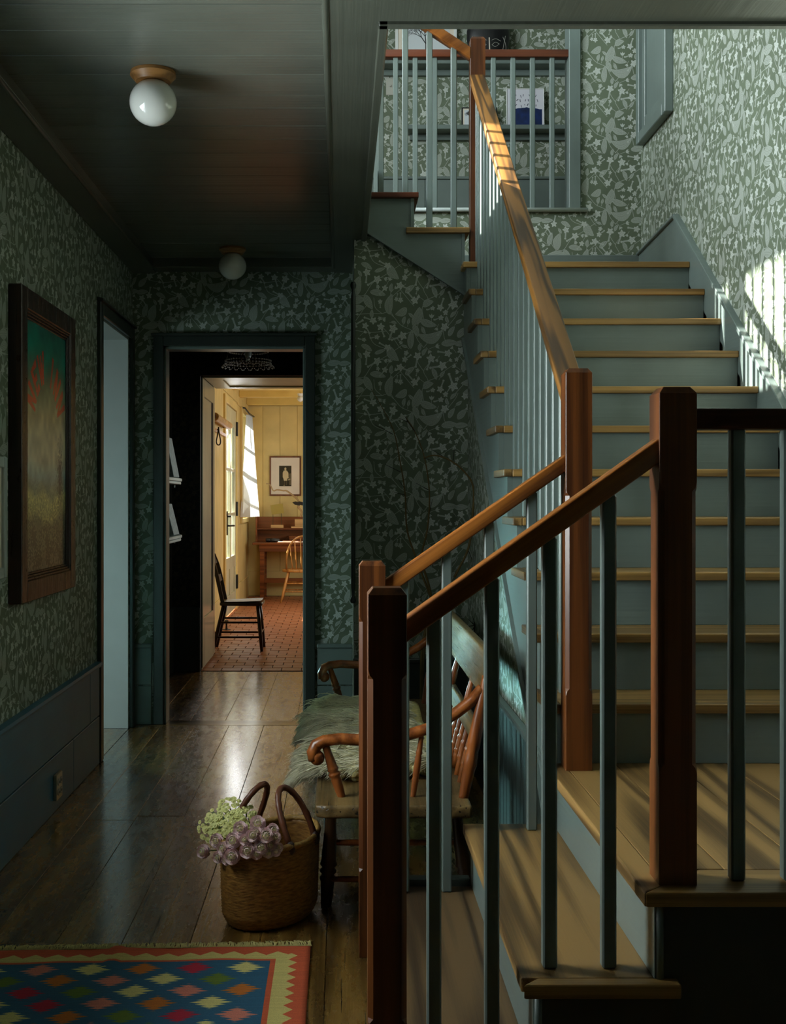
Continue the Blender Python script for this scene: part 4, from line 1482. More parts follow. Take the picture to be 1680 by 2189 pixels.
def arm(y):
    pts = [(-0.088, y, 0.515), (-0.094, y, 0.540), (-0.082, y, 0.566), (-0.055, y, 0.580), (0.0, y, 0.586), (0.10, y, 0.580), (0.20, y, 0.590), (0.30, y, 0.622), (0.39, y, 0.672), (0.445, y, 0.715), (0.482, y, 0.758)]
    rings = []
    for i, p in enumerate(pts):
        p = Vector(p)
        d = (Vector(pts[min(i + 1, len(pts) - 1)]) - Vector(pts[max(i - 1, 0)])).normalized()
        s = Vector((0, 1, 0))
        u = s.cross(d)
        hw, hh = (0.024, 0.020) if i > 2 else (0.023, 0.022)
        rings.append([p + s * hw * math.cos(t) * 1.0 + u * hh * math.sin(t) for t in [2 * PI * k / 12 for k in range(12)]])
    MB().rings(rings).build('arm', 'benchwood', bn, smooth=True)
    MB().sphere((-0.080, y, 0.522), 0.026, 14, 10, (1, 0.95, 1)).build('arm_scroll', 'benchwood', bn, smooth=True)
    turned((0.005, y, BZ - 0.005), (-0.052, y, 0.566), 0.017, (0.42, 0.47, 0.52)).build('arm_post', 'bench_x', bn, smooth=True)
    turned((0.245, y, BZ - 0.005), (0.275, y, 0.60), 0.011, (0.3, 0.7)).build('arm_spindle', 'bench_x', bn, smooth=True)


arm(3.97)
arm(5.78)
for yy in (3.96, 5.79):
    turned((0.415, yy, BZ - 0.005), (0.495, yy, 0.80), 0.021, (0.30, 0.335, 0.37)).build('back_post', 'bench_x', bn, smooth=True)


def back_rail(z0, z1, y0, y1, thk, name, notch=False):
    def X(z):
        return 0.415 + (z - BZ) * 0.195
    poly_n = [(0, 0)]
    rings = []
    ys_ = [0, .012, .2, .4, .6, .8, 1.0]
    for i, u_ in enumerate(ys_):
        y = y0 + (y1 - y0) * u_
        e0 = 0.0
        e1 = -0.035 if (notch and i == 0) else 0.0
        a, b = z0 + e0, z1 + e1
        rings.append([(X(a), y, a), (X(a) + thk, y, a), (X(b) + thk, y, b), (X(b), y, b)])
    return MB().rings(rings).build(name, 'benchplank', bn, 0.006, 2, smooth='auto')


back_rail(0.725, 0.865, 3.97, 5.83, 0.034, 'crest_rail', True)
back_rail(0.565, 0.625, 4.02, 5.76, 0.024, 'mid_rail')
k = 0
yy = 4.06
while yy < 5.75:
    turned((0.425, yy, BZ - 0.005), (0.47, yy, 0.575), 0.0125, (0.35, 0.65)).build('back_spindle', 'bench_x', bn, smooth=True)
    yy += 0.115
for yy in (4.35, 4.9, 5.45):
    turned((0.462, yy, 0.61), (0.492, yy, 0.74), 0.013, ()).build('back_spindle', 'bench_x', bn, smooth=True)

# ---- sheepskin on the bench
sp_ = thing('sheepskin', 'shaggy ivory sheepskin draped over the front of the wooden bench', 'sheepskin', (0.1, 4.85, BZ))
def skin_pt(u, v):
    """u across the seat (0 back .. 1 hanging over the front), v along the bench"""
    y = 4.24 + 1.36 * v + 0.04 * math.sin(u * 7 + 1)
    edge = 0.05 * math.sin(v * 11) + 0.03 * math.sin(v * 23)
    s = u * (0.475 + edge * 0.8)
    x = 0.36 - s
    if x > -0.09:
        z = BZ + 0.028 + 0.012 * math.sin(v * 17 + u * 5)
    else:
        over = -0.09 - x
        x = -0.09 - 0.022 * math.tanh(over * 30) - 0.15 * over
        z = BZ + 0.028 - over * 0.95
    return Vector((x, y, z))


g = MB()
g.fit = 'grid'
g.grid(lambda u, v: skin_pt(u, v), 28, 40)
hide = g.build('hide', 'wool_curl', sp_, smooth=True)
so_ = hide.modifiers.new('thickness', 'SOLIDIFY')
so_.thickness = 0.02
so_.offset = -1


def strands(n):
    V, F = [], []
    for i in range(n):
        cu, cv = random.random(), random.random()
        if random.random() < 0.18:
            cu = random.uniform(0.9, 1.0)
        if random.random() < 0.08:
            cv = random.choice((0.0, 1.0))
        p = skin_pt(cu, cv) + Vector((0, 0, 0.002))
        clump = math.sin(cu * 40) * 0.5 + math.sin(cv * 55 + cu * 20) * 0.5
        heading = Vector((-0.75 + 0.35 * clump, -0.35 + 0.8 * (random.random() - 0.5) - 0.3 * clump, 0.75)).normalized()
        if cu > 0.86:
            heading = Vector((-0.85, -0.25 + random.uniform(-.4, .3), 0.15)).normalized()
        L_ = random.uniform(0.08, 0.17) if cu < 0.86 else random.uniform(0.05, 0.12)
        seg = 6
        side = heading.cross(Vector((0, 0, 1))).normalized()
        ph, amp = random.uniform(0, 6), random.uniform(0.006, 0.018)
        w0 = random.uniform(0.0010, 0.0024) if random.random() < 0.6 else random.uniform(0.003, 0.0055)
        base = len(V)
        d = heading.copy()
        q = p.copy()
        for s in range(seg + 1):
            u = s / seg
            wv = math.sin(ph + u * 7) * amp * u
            c_ = q + side * wv
            w_ = w0 * (1 - u * 0.85)
            up2 = d.cross(side).normalized()
            V += [tuple(c_ + side * w_), tuple(c_ - side * w_ * 0.5 + up2 * w_), tuple(c_ - side * w_ * 0.5 - up2 * w_)]
            d = (d + Vector((-0.05, -0.03, -0.17 if u < 0.5 else -0.27))).normalized()
            q = q + d * L_ / seg
        for s in range(seg):
            a = base + 3 * s
            for e in range(3):
                f_ = (e + 1) % 3
                F.append((a + e, a + f_, a + 3 + f_, a + 3 + e))
    me = bpy.data.meshes.new('fleece')
    me.from_pydata(V, [], F)
    me.polygons.foreach_set('use_smooth', [True] * len(me.polygons))
    me.materials.append(M['wool'])
    return me


place(strands(13000), 'fleece', sp_, kind='stuff')
cu = MB()
for k in range(60):
    p = skin_pt(random.uniform(0.05, 0.8), random.uniform(-0.02, 0.02))
    cu.sphere((p.x, p.y + random.uniform(-.03, .01), p.z + random.uniform(-.018, .012)), random.uniform(0.014, 0.024), 8, 6)
cu.build('wool_curls', 'wool_curl', sp_, smooth=True, kind='stuff')

# ================================================================== BASKET AND FLOWERS
BX, BY, BTH = -0.236, 3.93, math.radians(56)
bk_t = thing('straw_basket', 'oval woven straw tote basket with leather wrapped handles on the floor', 'basket', (BX, BY, 0))
ca, sa = math.cos(BTH), math.sin(BTH)


def bp(a, b, z):
    return Vector((BX + a * ca - b * sa, BY + a * sa + b * ca, z))


A0, B0 = 0.192, 0.136
rows_, cols_ = 58, 120
rings = []
HB = 0.283
for j in range(rows_ + 1):
    u = j / rows_
    z = 0.004 + u * (HB - 0.004)
    fl_ = 0.86 + 0.14 * min(1, u * 7) ** 0.6 + 0.05 * u
    ring = []
    for i in range(cols_):
        t = 2 * PI * i / cols_
        wv = 0.0023 * math.sin(t * 30) * (1 if j % 2 else -1)
        sag = -0.016 * abs(math.sin(t)) ** 2 * u          # rim dips at the middle of each long side
        ring.append(bp((A0 * fl_ + wv) * math.cos(t), (B0 * fl_ + wv) * math.sin(t), z + sag))
    rings.append(ring)
inner = []
for j in range(rows_, -1, -4):
    u = j / rows_
    z = 0.012 + u * (HB - 0.012)
    fl_ = (0.86 + 0.14 * min(1, u * 7) ** 0.6 + 0.05 * u)
    inner.append([bp((A0 * fl_ - 0.009) * math.cos(2 * PI * i / cols_), (B0 * fl_ - 0.009) * math.sin(2 * PI * i / cols_), z - 0.016 * abs(math.sin(2 * PI * i / cols_)) ** 2 * u) for i in range(cols_)])
MB().rings(rings + inner).build('basket_body', 'wicker', bk_t, smooth=True)
rm = [bp((A0 * 1.05 - 0.004) * math.cos(t), (B0 * 1.05 - 0.004) * math.sin(t), HB - 0.016 * abs(math.sin(t)) ** 2) for t in [2 * PI * i / 96 for i in range(97)]]
MB().tube(rm, [0.0095 + 0.0012 * math.sin(i * 2.2) for i in range(97)], 10, False).build('rim', 'rim', bk_t, smooth=True)
for sgn, lab in ((-1, None), (1, None)):
    yb_ = sgn * B0 * 0.93
    pts = []
    for i in range(25):
        t = PI * i / 24
        a = 0.070 * math.cos(t) * (1 + 0.12 * math.sin(t))
        lean = 0.085 * math.sin(t) * (-sgn)
        pts.append(bp(a + 0.012, yb_ + lean, HB - 0.03 + 0.180 * math.sin(t) ** 0.8))
    h_ = MB().tube(pts, [0.0105 + 0.0008 * math.sin(i * 2.5) for i in range(25)], 10).build('handle', 'leather', bk_t, smooth=True)
    for q in (0, 24):
        p = pts[q]
        MB().sphere((p.x, p.y, p.z + 0.008), 0.0165, 10, 8, (1, 1, 1.5)).build('handle_binding', 'leather_dark', h_, smooth=True)

# pink pincushion blooms
def bloom_mesh():
    m = MB()
    for ring, (ph, n, L_) in enumerate(((0.55, 10, 0.0165), (0.85, 14, 0.0185), (1.15, 17, 0.0195), (1.5, 18, 0.0195), (1.85, 16, 0.018))):
        for k in range(n):
            a = 2 * PI * (k + 0.5 * (ring % 2)) / n + random.uniform(-.08, .08)
            d = Vector((math.sin(ph) * math.cos(a), math.sin(ph) * math.sin(a), math.cos(ph)))
            s = d.cross(Vector((0, 0, 1))).normalized()
            upv = s.cross(d)
            L2 = L_ + random.uniform(-.0015, .0015)
            wv = 0.0042
            v = [m.bm.verts.new(p) for p in (d * L2 * .55 - s * 0.002, d * L2 * .55 + s * 0.002, d * L2 + s * wv + upv * .0035, d * L2 * 1.04 + upv * .0055, d * L2 - s * wv + upv * .0035)]
            m.bm.faces.new(v)
    m.sphere((0, 0, 0), 0.0125, 10, 8)
    return m


petal_me = [bloom_mesh().mesh('petals', M['petal']) for _ in range(3)]
core = MB().sphere((0, 0, 0.006), 0.0100, 10, 7, (1, 1, 0.95))
for k in range(34):
    a, ph = k * 2.399, math.acos(1 - k / 40)
    d = Vector((math.sin(ph) * math.cos(a), math.sin(ph) * math.sin(a), math.cos(ph)))
    p = d * 0.0095 + Vector((0, 0, .006))
    core.tube([p, p + d * 0.0036], [0.0005, 0.0008], 4)
core_me = core.mesh('flower_centre', M['petal_core'], smooth=True)
stem_me = MB().tube([(0, 0, 0), (0, 0, -0.03), (0.004, 0, -0.07)], 0.0014, 5).mesh('stem', M['leafgreen'])
PLAB = 'pale pink pincushion flower in the bunch spilling over the basket rim'
pink_px = [(436, 1820, 1), (464, 1798, 1), (478, 1813, .9), (468, 1832, .85), (499, 1797, 1.05), (497, 1830, 1.1), (529, 1818, 1.1), (514, 1772, 1.0), (524, 1795, .8), (540, 1786, .95),
           (550, 1762, 1.1), (547, 1780, .8), (567, 1787, 1.05), (557, 1811, 1.0), (577, 1806, .85), (582, 1775, .9), (588, 1819, .75), (594, 1812, .7), (573, 1822, .8), (587, 1790, .8), (485, 1838, .7), (548, 1825, .8)]
for i, (px, py, sc) in enumerate(pink_px):
    depth = 3.8
    for _ in range(3):
        xw = (px - VX) * depth / FPX
        hits = [bp(0.2 * math.cos(t), 0.143 * math.sin(t), 0) for t in [2 * PI * q / 180 for q in range(180)]]
        near = [h.y for h in hits if abs(h.x - xw) < 0.008]
        yf_ = min(near) if near else 3.90
        depth = yf_ - 0.020 + max(0.0, 1782 - py) * 0.0024
    p = at(px, py, depth)
    o = bpy.data.objects.new('pink_flower', None)
    C.objects.link(o)
    tag(o, PLAB, 'flower', 'pink flowers in the straw basket')
    o.location = p
    nd = Vector(((px - 530) * 0.006, -1.0, 0.35 + (1800 - py) * 0.006)).normalized()
    o.rotation_euler = nd.to_track_quat('Z', 'Y').to_euler()
    o.scale = (sc * 1.2,) * 3
    for me, nm in ((petal_me[i % 3], 'petals'), (core_me, 'flower_centre'), (stem_me, 'stem')):
        c_ = bpy.data.objects.new(nm, me)
        C.objects.link(c_)
        c_.parent = o

# cream-green button blooms
fb = thing('flower_bunch', 'bunch of tiny cream green button flowers at the left of the basket', 'flowers', at(490, 1760, 3.9))
m = MB()
for k in range(9):
    a = 2 * PI * k / 9
    d, s = Vector((math.cos(a), math.sin(a), 0.1)), Vector((-math.sin(a), math.cos(a), 0))
    v = [m.bm.verts.new(p) for p in (d * .0015 - s * .001, d * .0015 + s * .001, d * .0058 + s * .0018, d * .0066, d * .0058 - s * .0018)]
    m.bm.faces.new(v)
m.sphere((0, 0, 0.0006), 0.0036, 8, 5, (1, 1, .7))
bl_me = m.mesh('bloom', M['bloom'])
cnt = 0
while cnt < 270:
    px, py = random.uniform(420, 545), random.uniform(1706, 1805)
    ex, ey = (px - 485) / 66, (py - 1757) / 52
    top_edge = 1706 + max(0, (480 - px)) * 0.95 + max(0, px - 500) * 0.35
    if ex * ex + ey * ey > 1 or py < top_edge:
        continue
    depth = 3.92 + (1757 - py) * 0.0012 - 0.05 * math.sqrt(max(0, 1 - ex * ex - ey * ey)) + random.uniform(-.008, .008)
    o = bpy.data.objects.new('bloom', bl_me)
    C.objects.link(o)
    o.parent = fb
    o.location = at(px, py, depth) - fb.location
    nd = Vector((ex * 0.8 + random.uniform(-.3, .3), -0.8, 0.6 - ey * 0.8)).normalized()
    o.rotation_euler = nd.to_track_quat('Z', 'Y').to_euler()
    s_ = random.uniform(1.05, 1.55)
    o.scale = (s_,) * 3
    cnt += 1
sm_ = MB()
lfm = MB()
base = bp(-0.09, 0.04, 0.24)
for k in range(60):
    a = 2 * PI * random.random()
    rr = math.sqrt(random.random())
    px, py = 485 + 56 * rr * math.cos(a), 1760 + 40 * rr * math.sin(a)
    q = at(px, py, 3.945)
    sm_.tube([base, (base + q) / 2 + Vector((0, 0, 0.02)), q], 0.0016, 4)
    if k % 3 == 0:
        d = (q - base).normalized()
        s = d.cross(Vector((0, 1, 0))).normalized()
        mm = base + (q - base) * 0.75
        v = [lfm.bm.verts.new(p) for p in (mm - d * .012, mm + s * .006, mm + d * .014, mm - s * .006)]
        lfm.bm.faces.new(v)
sm_.build('stems', 'leafgreen', fb, kind='stuff')
lfm.build('leaves', 'leafgreen', fb, kind='stuff')

# ================================================================== BARE BRANCHES IN A VASE
br = thing('branch_vase', 'tall bare budding branches standing in a dark vase behind the bench', 'branches', (0.42, 6.1, 0))
MB().lathe([(0.0, 0), (0.075, 0), (0.10, 0.05), (0.11, 0.14), (0.095, 0.24), (0.06, 0.30), (0.05, 0.33), (0.058, 0.35), (0.05, 0.35), (0.0, 0.30)], (0.42, 6.12, 0), 24).build('vase', 'vase', br, smooth=True)


def crop_pt(cx_, cy_, Y):
    return at(760 + cx_ / 3.647, 820 + cy_ / 3.647, Y)


def smooth_path(P, n=7):
    P = [Vector(p) for p in P]
    Q = [2 * P[0] - P[1]] + P + [2 * P[-1] - P[-2]]
    out = []
    for i in range(1, len(Q) - 2):
        for k in range(n):
            t = k / n
            out.append(0.5 * (2 * Q[i] + (Q[i + 1] - Q[i - 1]) * t + (2 * Q[i - 1] - 5 * Q[i] + 4 * Q[i + 1] - Q[i + 2]) * t * t + (3 * Q[i] - Q[i - 1] - 3 * Q[i + 1] + Q[i + 2]) * t ** 3))
    out.append(P[-1])
    return out


def branch(pts, y0, y1, r0, r1, name='branch'):
    P = [crop_pt(a, b_, y0 + (y1 - y0) * i / (len(pts) - 1)) for i, (a, b_) in enumerate(pts)]
    if name == 'branch':
        P = [Vector((0.42, 6.12, 0.30))] + P
    path = smooth_path(P)
    n = len(path)
    MB().tube(path, [r0 + (r1 - r0) * i / (n - 1) for i in range(n)], 7).build(name, 'bark', br, smooth=True)
    buds = MB()
    for i in range(6, n - 1, 3):
        d = Vector((random.uniform(-1, 1), random.uniform(-1, 1), 0.4)).normalized()
        buds.tube([path[i], path[i] + d * 0.011], [0.003, 0.0008], 5)
    return buds


b1 = branch([(540, 1990), (600, 1800), (580, 1655), (530, 1520), (460, 1330), (400, 1130), (385, 850), (345, 600), (300, 380), (215, 200), (120, 40)], 6.08, 6.2, 0.0085, 0.0016)
b2 = branch([(520, 2050), (590, 1700), (520, 1400), (520, 1300), (560, 1130), (575, 850), (535, 570), (460, 370), (390, 260)], 6.08, 6.16, 0.0085, 0.002)
b3 = branch([(530, 580), (620, 560), (740, 600), (850, 690), (915, 800), (915, 1000), (880, 1280), (770, 1510)], 6.12, 6.0, 0.0035, 0.0065, 'side_branch')
tw = MB()
for pts in ([(290, 395), (150, 320)], [(460, 370), (410, 300), (330, 265)], [(350, 690), (230, 630)], [(375, 810), (330, 740)], [(385, 870), (300, 845)], [(570, 830), (470, 775)], [(575, 1010), (600, 900)],
            [(700, 580), (585, 510)], [(760, 600), (770, 500)], [(530, 580), (600, 600)], [(410, 300), (385, 255)], [(875, 1290), (915, 1390)]):
    P = [crop_pt(a, b_, 6.13) for a, b_ in pts]
    tw.tube(P, [0.0022] * (len(P) - 1) + [0.0009], 5)
tw.build('twigs', 'bark_dark', br, kind='stuff')
dk_ = MB()
c0 = crop_pt(930, 1885, 6.0)
for k in range(9):
    a = k * 2.4
    dk_.tube([c0, c0 + Vector((math.cos(a) * 0.05, random.uniform(-.03, .02), math.sin(a) * 0.05))], [0.003, 0.001], 5)
dk_.tube([c0, c0 + Vector((-0.02, 0.02, -0.16)), Vector((0.43, 6.12, 0.30))], 0.003, 5)
dk_.build('dry_seed_head', 'bark_dark', br)

# ================================================================== UPSTAIRS SHELVES AND PICTURES
def shelf_thing(name, label, x0, x1, z, dep=0.15):
    t = thing(name, label, 'shelf', ((x0 + x1) / 2, 8.58, z))
    MB().box(x0, x1, 8.6 - dep, 8.6, z - 0.032, z).build('shelf_board', 'paint_x', t, 0.003)
    MB().box(x0 + 0.02, x1 - 0.02, 8.57, 8.6, z - 0.075, z - 0.032).build('shelf_cleat', 'paint_x', t, 0.003)
    return t


SY = 8.45
z1 = 1.398 + (1068 - 126) * SY / FPX
z2 = 1.398 + (1068 - 266) * SY / FPX
shelf_thing('wall_shelf', 'upper blue grey wall shelf upstairs behind the guard rail', 0.10, 1.70, z1)
shelf_thing('wall_shelf', 'lower blue grey wall shelf upstairs holding the navy painting', (872 - VX) * SY / FPX, 1.70, z2)


def noise_img(W, H, f):
    yy, xx = np.mgrid[0:H, 0:W]
    s = rng.random((int(H / f) + 2, int(W / f) + 2))
    gy, gx = yy / f, xx / f
    iy, ix = gy.astype(int), gx.astype(int)
    fy, fx = gy - iy, gx - ix
    return s[iy, ix] * (1 - fy) * (1 - fx) + s[iy + 1, ix] * fy * (1 - fx) + s[iy, ix + 1] * (1 - fy) * fx + s[iy + 1, ix + 1] * fy * fx


def art_navy():
    W, H = 200, 210
    yy, xx = np.mgrid[0:H, 0:W]
    img = np.zeros((H, W, 3)) + np.array([206, 206, 214])
    T = Tile(W, H, False)
    for r_ in range(3):
        for c_ in range(6):
            x, y = 50 + c_ * 23 + rng.normal(0, 3), 30 + r_ * 27 + rng.normal(0, 2)
            T.stroke([(x, y), (x + rng.normal(0, 3), y + rng.uniform(5, 13))], rng.uniform(1.5, 3.2), 1.2, rng.uniform(.5, .95))
    img = img * (1 - T.a[..., None]) + np.array([30, 34, 52]) * T.a[..., None]
    edge = 112 - 10 * np.sin(xx / 60.0) + 8 * (noise_img(W, H, 12) - .5)
    m = (yy > edge) & (xx > 20 + 6 * noise_img(W, H, 10)) & (xx < 192)
    navy = np.array([18, 38, 82]) * (0.7 + 0.6 * noise_img(W, H, 20))[..., None]
    img = np.where(m[..., None], navy, img)
    return img / 255


def art_tree(W=240, H=150, cx_=120, spread=46, bg=(200, 206, 210)):
    T = Tile(W, H, False)

    def grow(x, y, a, L_, w, dpt):
        x2, y2 = x + math.cos(a) * L_, y - math.sin(a) * L_
        T.stroke([(x, y), (x2, y2)], w, w * .7, 0.95)
        if dpt:
            for s_ in (-1, 1, 0.2):
                grow(x2, y2, a + s_ * random.uniform(.25, .7), L_ * random.uniform(.6, .82), w * .62, dpt - 1)
    grow(cx_, H, PI / 2, H * .34, 5.5, 5)
    img = np.zeros((H, W, 3)) + np.array(bg)
    img = img * (1 - T.a[..., None]) + np.array([16, 18, 20]) * T.a[..., None]
    return img / 255


def art_portrait():
    W, H = 130, 180
    yy, xx = np.mgrid[0:H, 0:W]
    img = np.zeros((H, W, 3)) + np.array([38, 34, 24])
    img *= (0.7 + 0.7 * noise_img(W, H, 18))[..., None]
    T = Tile(W, H, False)
    T.poly([(48, 42), (82, 42), (98, 62), (100, 110), (86, 112), (84, 132), (50, 132), (44, 110), (38, 100), (38, 62)], .9)     # light coat
    T.poly([(52, 132), (62, 132), (60, 172), (50, 172)], .25)
    T.poly([(70, 132), (80, 132), (82, 172), (72, 172)], .25)
    T.leaf(66, 30, 30, 11, 90, 0, .85, False)
    T.poly([(44, 172), (62, 170), (62, 176), (44, 176)], .6)
    T.poly([(104, 70), (126, 66), (128, 170), (108, 170)], .35)
    T.poly([(92, 120), (118, 112), (120, 122), (94, 130)], .7)
    img = img * (1 - T.a[..., None]) + np.array([214, 196, 156]) * T.a[..., None]
    return img / 255


def framed(name, label, p0, w_, h_, fw, thick, fmat, art, mat_in=0.0, mat_col='papersheet', cat='picture', tilt=0.0):
    """picture facing -Y with its lower-left front corner at p0"""
    p0 = Vector(p0)
    t = thing(name, label, cat, (p0.x + w_ / 2, p0.y, p0.z))
    up_v = Vector((0, math.sin(tilt), math.cos(tilt)))
    ux = Vector((1, 0, 0))
    nn = ux.cross(up_v)      # points to -Y

    def bar(u0, u1, v0, v1, d0, d1, nm, mt):
        c_ = p0 + ux * (u0 + u1) / 2 + up_v * (v0 + v1) / 2 - nn * (d0 + d1) / 2
        return MB().obox(c_, ux * (u1 - u0) / 2, up_v * (v1 - v0) / 2, nn * (d1 - d0) / 2)
    if fw:
        m_ = MB()
        for a in ((0, fw, 0, h_), (w_ - fw, w_, 0, h_), (fw, w_ - fw, 0, fw), (fw, w_ - fw, h_ - fw, h_)):
            c_ = p0 + ux * (a[0] + a[1]) / 2 + up_v * (a[2] + a[3]) / 2 - nn * thick / 2
            m_.obox(c_, ux * (a[1] - a[0]) / 2, up_v * (a[3] - a[2]) / 2, nn * thick / 2)
        m_.build('frame', fmat, t, 0.002)
    bar(fw, w_ - fw, fw, h_ - fw, 0.006, thick, 'mat', mat_col).build('mat_board', mat_col, t)
    MB().picture(p0 + ux * (fw + mat_in) + up_v * (fw + mat_in) - nn * 0.0052, ux, up_v, w_ - 2 * (fw + mat_in), h_ - 2 * (fw + mat_in)).build('print', art, t)
    return t


def onshelf(px0, px1, Y):
    return (px0 - VX) * Y / FPX, (px1 - px0) * Y / FPX


x, w_ = onshelf(1083, 1164, 8.52)
framed('painting', 'painting with a navy blue lower half and small dark marks on the lower shelf', (x, 8.52, z2), w_, 0.293, 0.006, 0.022, 'whiteframe', picture_mat('navy_art', art_navy()), tilt=0.06)
x, w_ = onshelf(987, 1063, 8.53)
framed('framed_print', 'small black framed tree print behind the top newel on the lower shelf', (x, 8.53, z2), w_, 0.155, 0.008, 0.018, 'navyframe', picture_mat('small_tree_art', art_tree(260, 150, 60)), 0.012, tilt=0.06)
x, w_ = onshelf(845, 977, 8.52)
framed('framed_photograph', 'white framed black tree photograph on the upper shelf', (x, 8.52, z1), w_, 0.36, 0.022, 0.02, 'whiteframe', picture_mat('tree_art', art_tree(300, 240, 150)), 0.03, tilt=0.05)

# black vase with a scratched line face
x, w_ = onshelf(997.7, 1089, 8.5)
VXc, VR = x + w_ / 2, w_ / 2
vs = thing('face_vase', 'round black vase with a pale scratched line face on the upper shelf', 'vase', (VXc, 8.5, z1))
prof = [(0.0, 0.0), (0.085, 0.0), (0.115, 0.02), (0.14, 0.08), (VR, 0.15), (VR, 0.22), (0.135, 0.28), (0.09, 0.32), (0.06, 0.34), (0.06, 0.37), (0.045, 0.37), (0.0, 0.36)]
sy_ = 0.40


def vase_r(h):
    for (r0, h0), (r1, h1) in zip(prof[1:9], prof[2:10]):
        if h0 <= h <= h1:
            return r0 + (r1 - r0) * (h - h0) / (h1 - h0 + 1e-9)
    return 0.1


MB().rings([[(VXc + max(r, 1e-4) * math.cos(2 * PI * k / 40), 8.5 + max(r, 1e-4) * sy_ * math.sin(2 * PI * k / 40), z1 + h) for k in range(40)] for r, h in prof]).build('vase_body', 'navyframe', vs, smooth=True)


def vline(m_, pts, r=0.0013):
    P = []
    for u, h in smooth_path([(a, b_, 0) for a, b_ in pts], 6) and [(q.x, q.y) for q in smooth_path([(a, b_, 0) for a, b_ in pts], 6)]:
        R = vase_r(h)
        s = max(-0.98, min(0.98, u / R))
        P.append((VXc + u, 8.5 - R * sy_ * math.sqrt(1 - s * s) - 0.0006, z1 + h))
    m_.tube(P, r, 5)


fc = MB()
for sgn in (-1, 1):
    vline(fc, [(sgn * 0.02, 0.10), (sgn * 0.045, 0.118), (sgn * 0.075, 0.108)])
    vline(fc, [(sgn * 0.02, 0.10), (sgn * 0.045, 0.088), (sgn * 0.075, 0.108)])
    vline(fc, [(sgn * 0.018, 0.132), (sgn * 0.05, 0.142), (sgn * 0.085, 0.128)])
    vline(fc, [(sgn * 0.12, 0.17), (sgn * 0.105, 0.09), (sgn * 0.09, 0.02)])
    vline(fc, [(sgn * 0.10, 0.16), (sgn * 0.125, 0.10), (sgn * 0.118, 0.03)])
vline(fc, [(-0.03, 0.022), (0, 0.028), (0.03, 0.022)])
vline(fc, [(-0.02, 0.012), (0, 0.008), (0.02, 0.012)])
fc.build('scratched_face', 'plate', vs)
ns = MB()
vline(ns, [(0.0, 0.15), (0.002, 0.10), (0.004, 0.045)], 0.0045)
vline(ns, [(0.004, 0.045), (-0.006, 0.040), (-0.012, 0.045)], 0.002)
ns.build('nose_line', 'papersheet', vs)

# light switch upstairs
sw = thing('light_switch', 'white toggle switch plate upstairs at the left end of the papered wall', 'switch', (0.36, 8.6, 4.43))
p0, p1 = at(825, 204, 8.6), at(844, 167, 8.6)
MB().box(p0.x, p1.x, 8.592, 8.6, p0.z, p1.z).build('switch_plate', 'plate', sw, 0.003)
MB().box((p0.x + p1.x) / 2 - .004, (p0.x + p1.x) / 2 + .004, 8.580, 8.593, (p0.z + p1.z) / 2 - .004, (p0.z + p1.z) / 2 + .010).build('toggle', 'plate', sw)

# ================================================================== PASSAGE SHELVES
def round_shelf(z, label):
    t = thing('corner_shelf', label, 'shelf', (-1.3, 8.3, z))
    poly = [(-1.37, 7.7), (-1.185, 7.7), (-1.18, 8.62), (-1.188, 8.76), (-1.21, 8.86), (-1.26, 8.95), (-1.37, 8.98)]
    MB().prism(poly, 'z', z - 0.022, z).build('shelf_board', 'shelf', t, 0.003)
    poly2 = [(a - 0.006 if a > -1.36 else a, b_ - 0.006) for a, b_ in poly]
    MB().prism(poly2, 'z', z - 0.044, z - 0.024).build('shelf_edge', 'shelf', t, 0.003)
    for yy in (8.30, 8.80):
        MB().tube([(-1.25, yy, z - 0.044), (-1.25, yy, z - 0.066)], 0.006, 6).build('peg', 'plate', t)
    return t


round_shelf(1.555, 'upper pale rounded shelf in the dark passage left of the doorway')
round_shelf(1.135, 'lower pale rounded shelf in the dark passage left of the doorway')
for z, top, lab in ((1.555, 0.29, 'grey board leaning on the upper rounded shelf in the passage'), (1.135, 0.225, 'grey speckled board leaning on the lower rounded shelf in the passage')):
    m_ = MB()
    p, q = Vector((-1.212, 8.66, z)), Vector((-1.268, 8.66, z + top))
    dd = (q - p) / 2
    m_.obox((p + q) / 2 + Vector((0, -0.12, 0.004)), dd, (0, 0.14, 0), dd.cross(Vector((0, 1, 0))).normalized() * 0.016)
    tag(m_.build('leaning_board', 'grey_book', None, 0.002), lab, 'board')

# ================================================================== KITCHEN THINGS
def stick(m_, p, q, r0, r1=None, n=8):
    r1 = r0 if r1 is None else r1
    p, q = Vector(p), Vector(q)
    return m_.tube([p, p + (q - p) * .35, p + (q - p) * .65, q], [r0, (r0 + r1) / 2 * 1.12, (r0 + r1) / 2 * 1.12, r1], n)


# dark side chair facing right
dc = thing('dark_chair', 'dark painted wooden side chair with a worn plank seat on the brick red tiles', 'chair', (-0.93, 10.95, 0))
SXa, SXb, SYa, SYb, SZ = -1.115, -0.715, 10.74, 11.12, 0.452
seat = []
for x, hw in ((SXa, 0.14), (SXa + .02, 0.155), (-1.0, 0.165), (-0.85, 0.18), (-0.76, 0.178), (-0.725, 0.16), (SXb, 0.12)):
    seat.append((x, hw))
cyc = (SYa + SYb) / 2
poly = [(x, cyc - hw) for x, hw in seat] + [(x, cyc + hw) for x, hw in seat[::-1]]
MB().prism(poly, 'z', SZ - 0.034, SZ - 0.001).build('seat', 'darkwood', dc, 0.008, 2, smooth='auto')


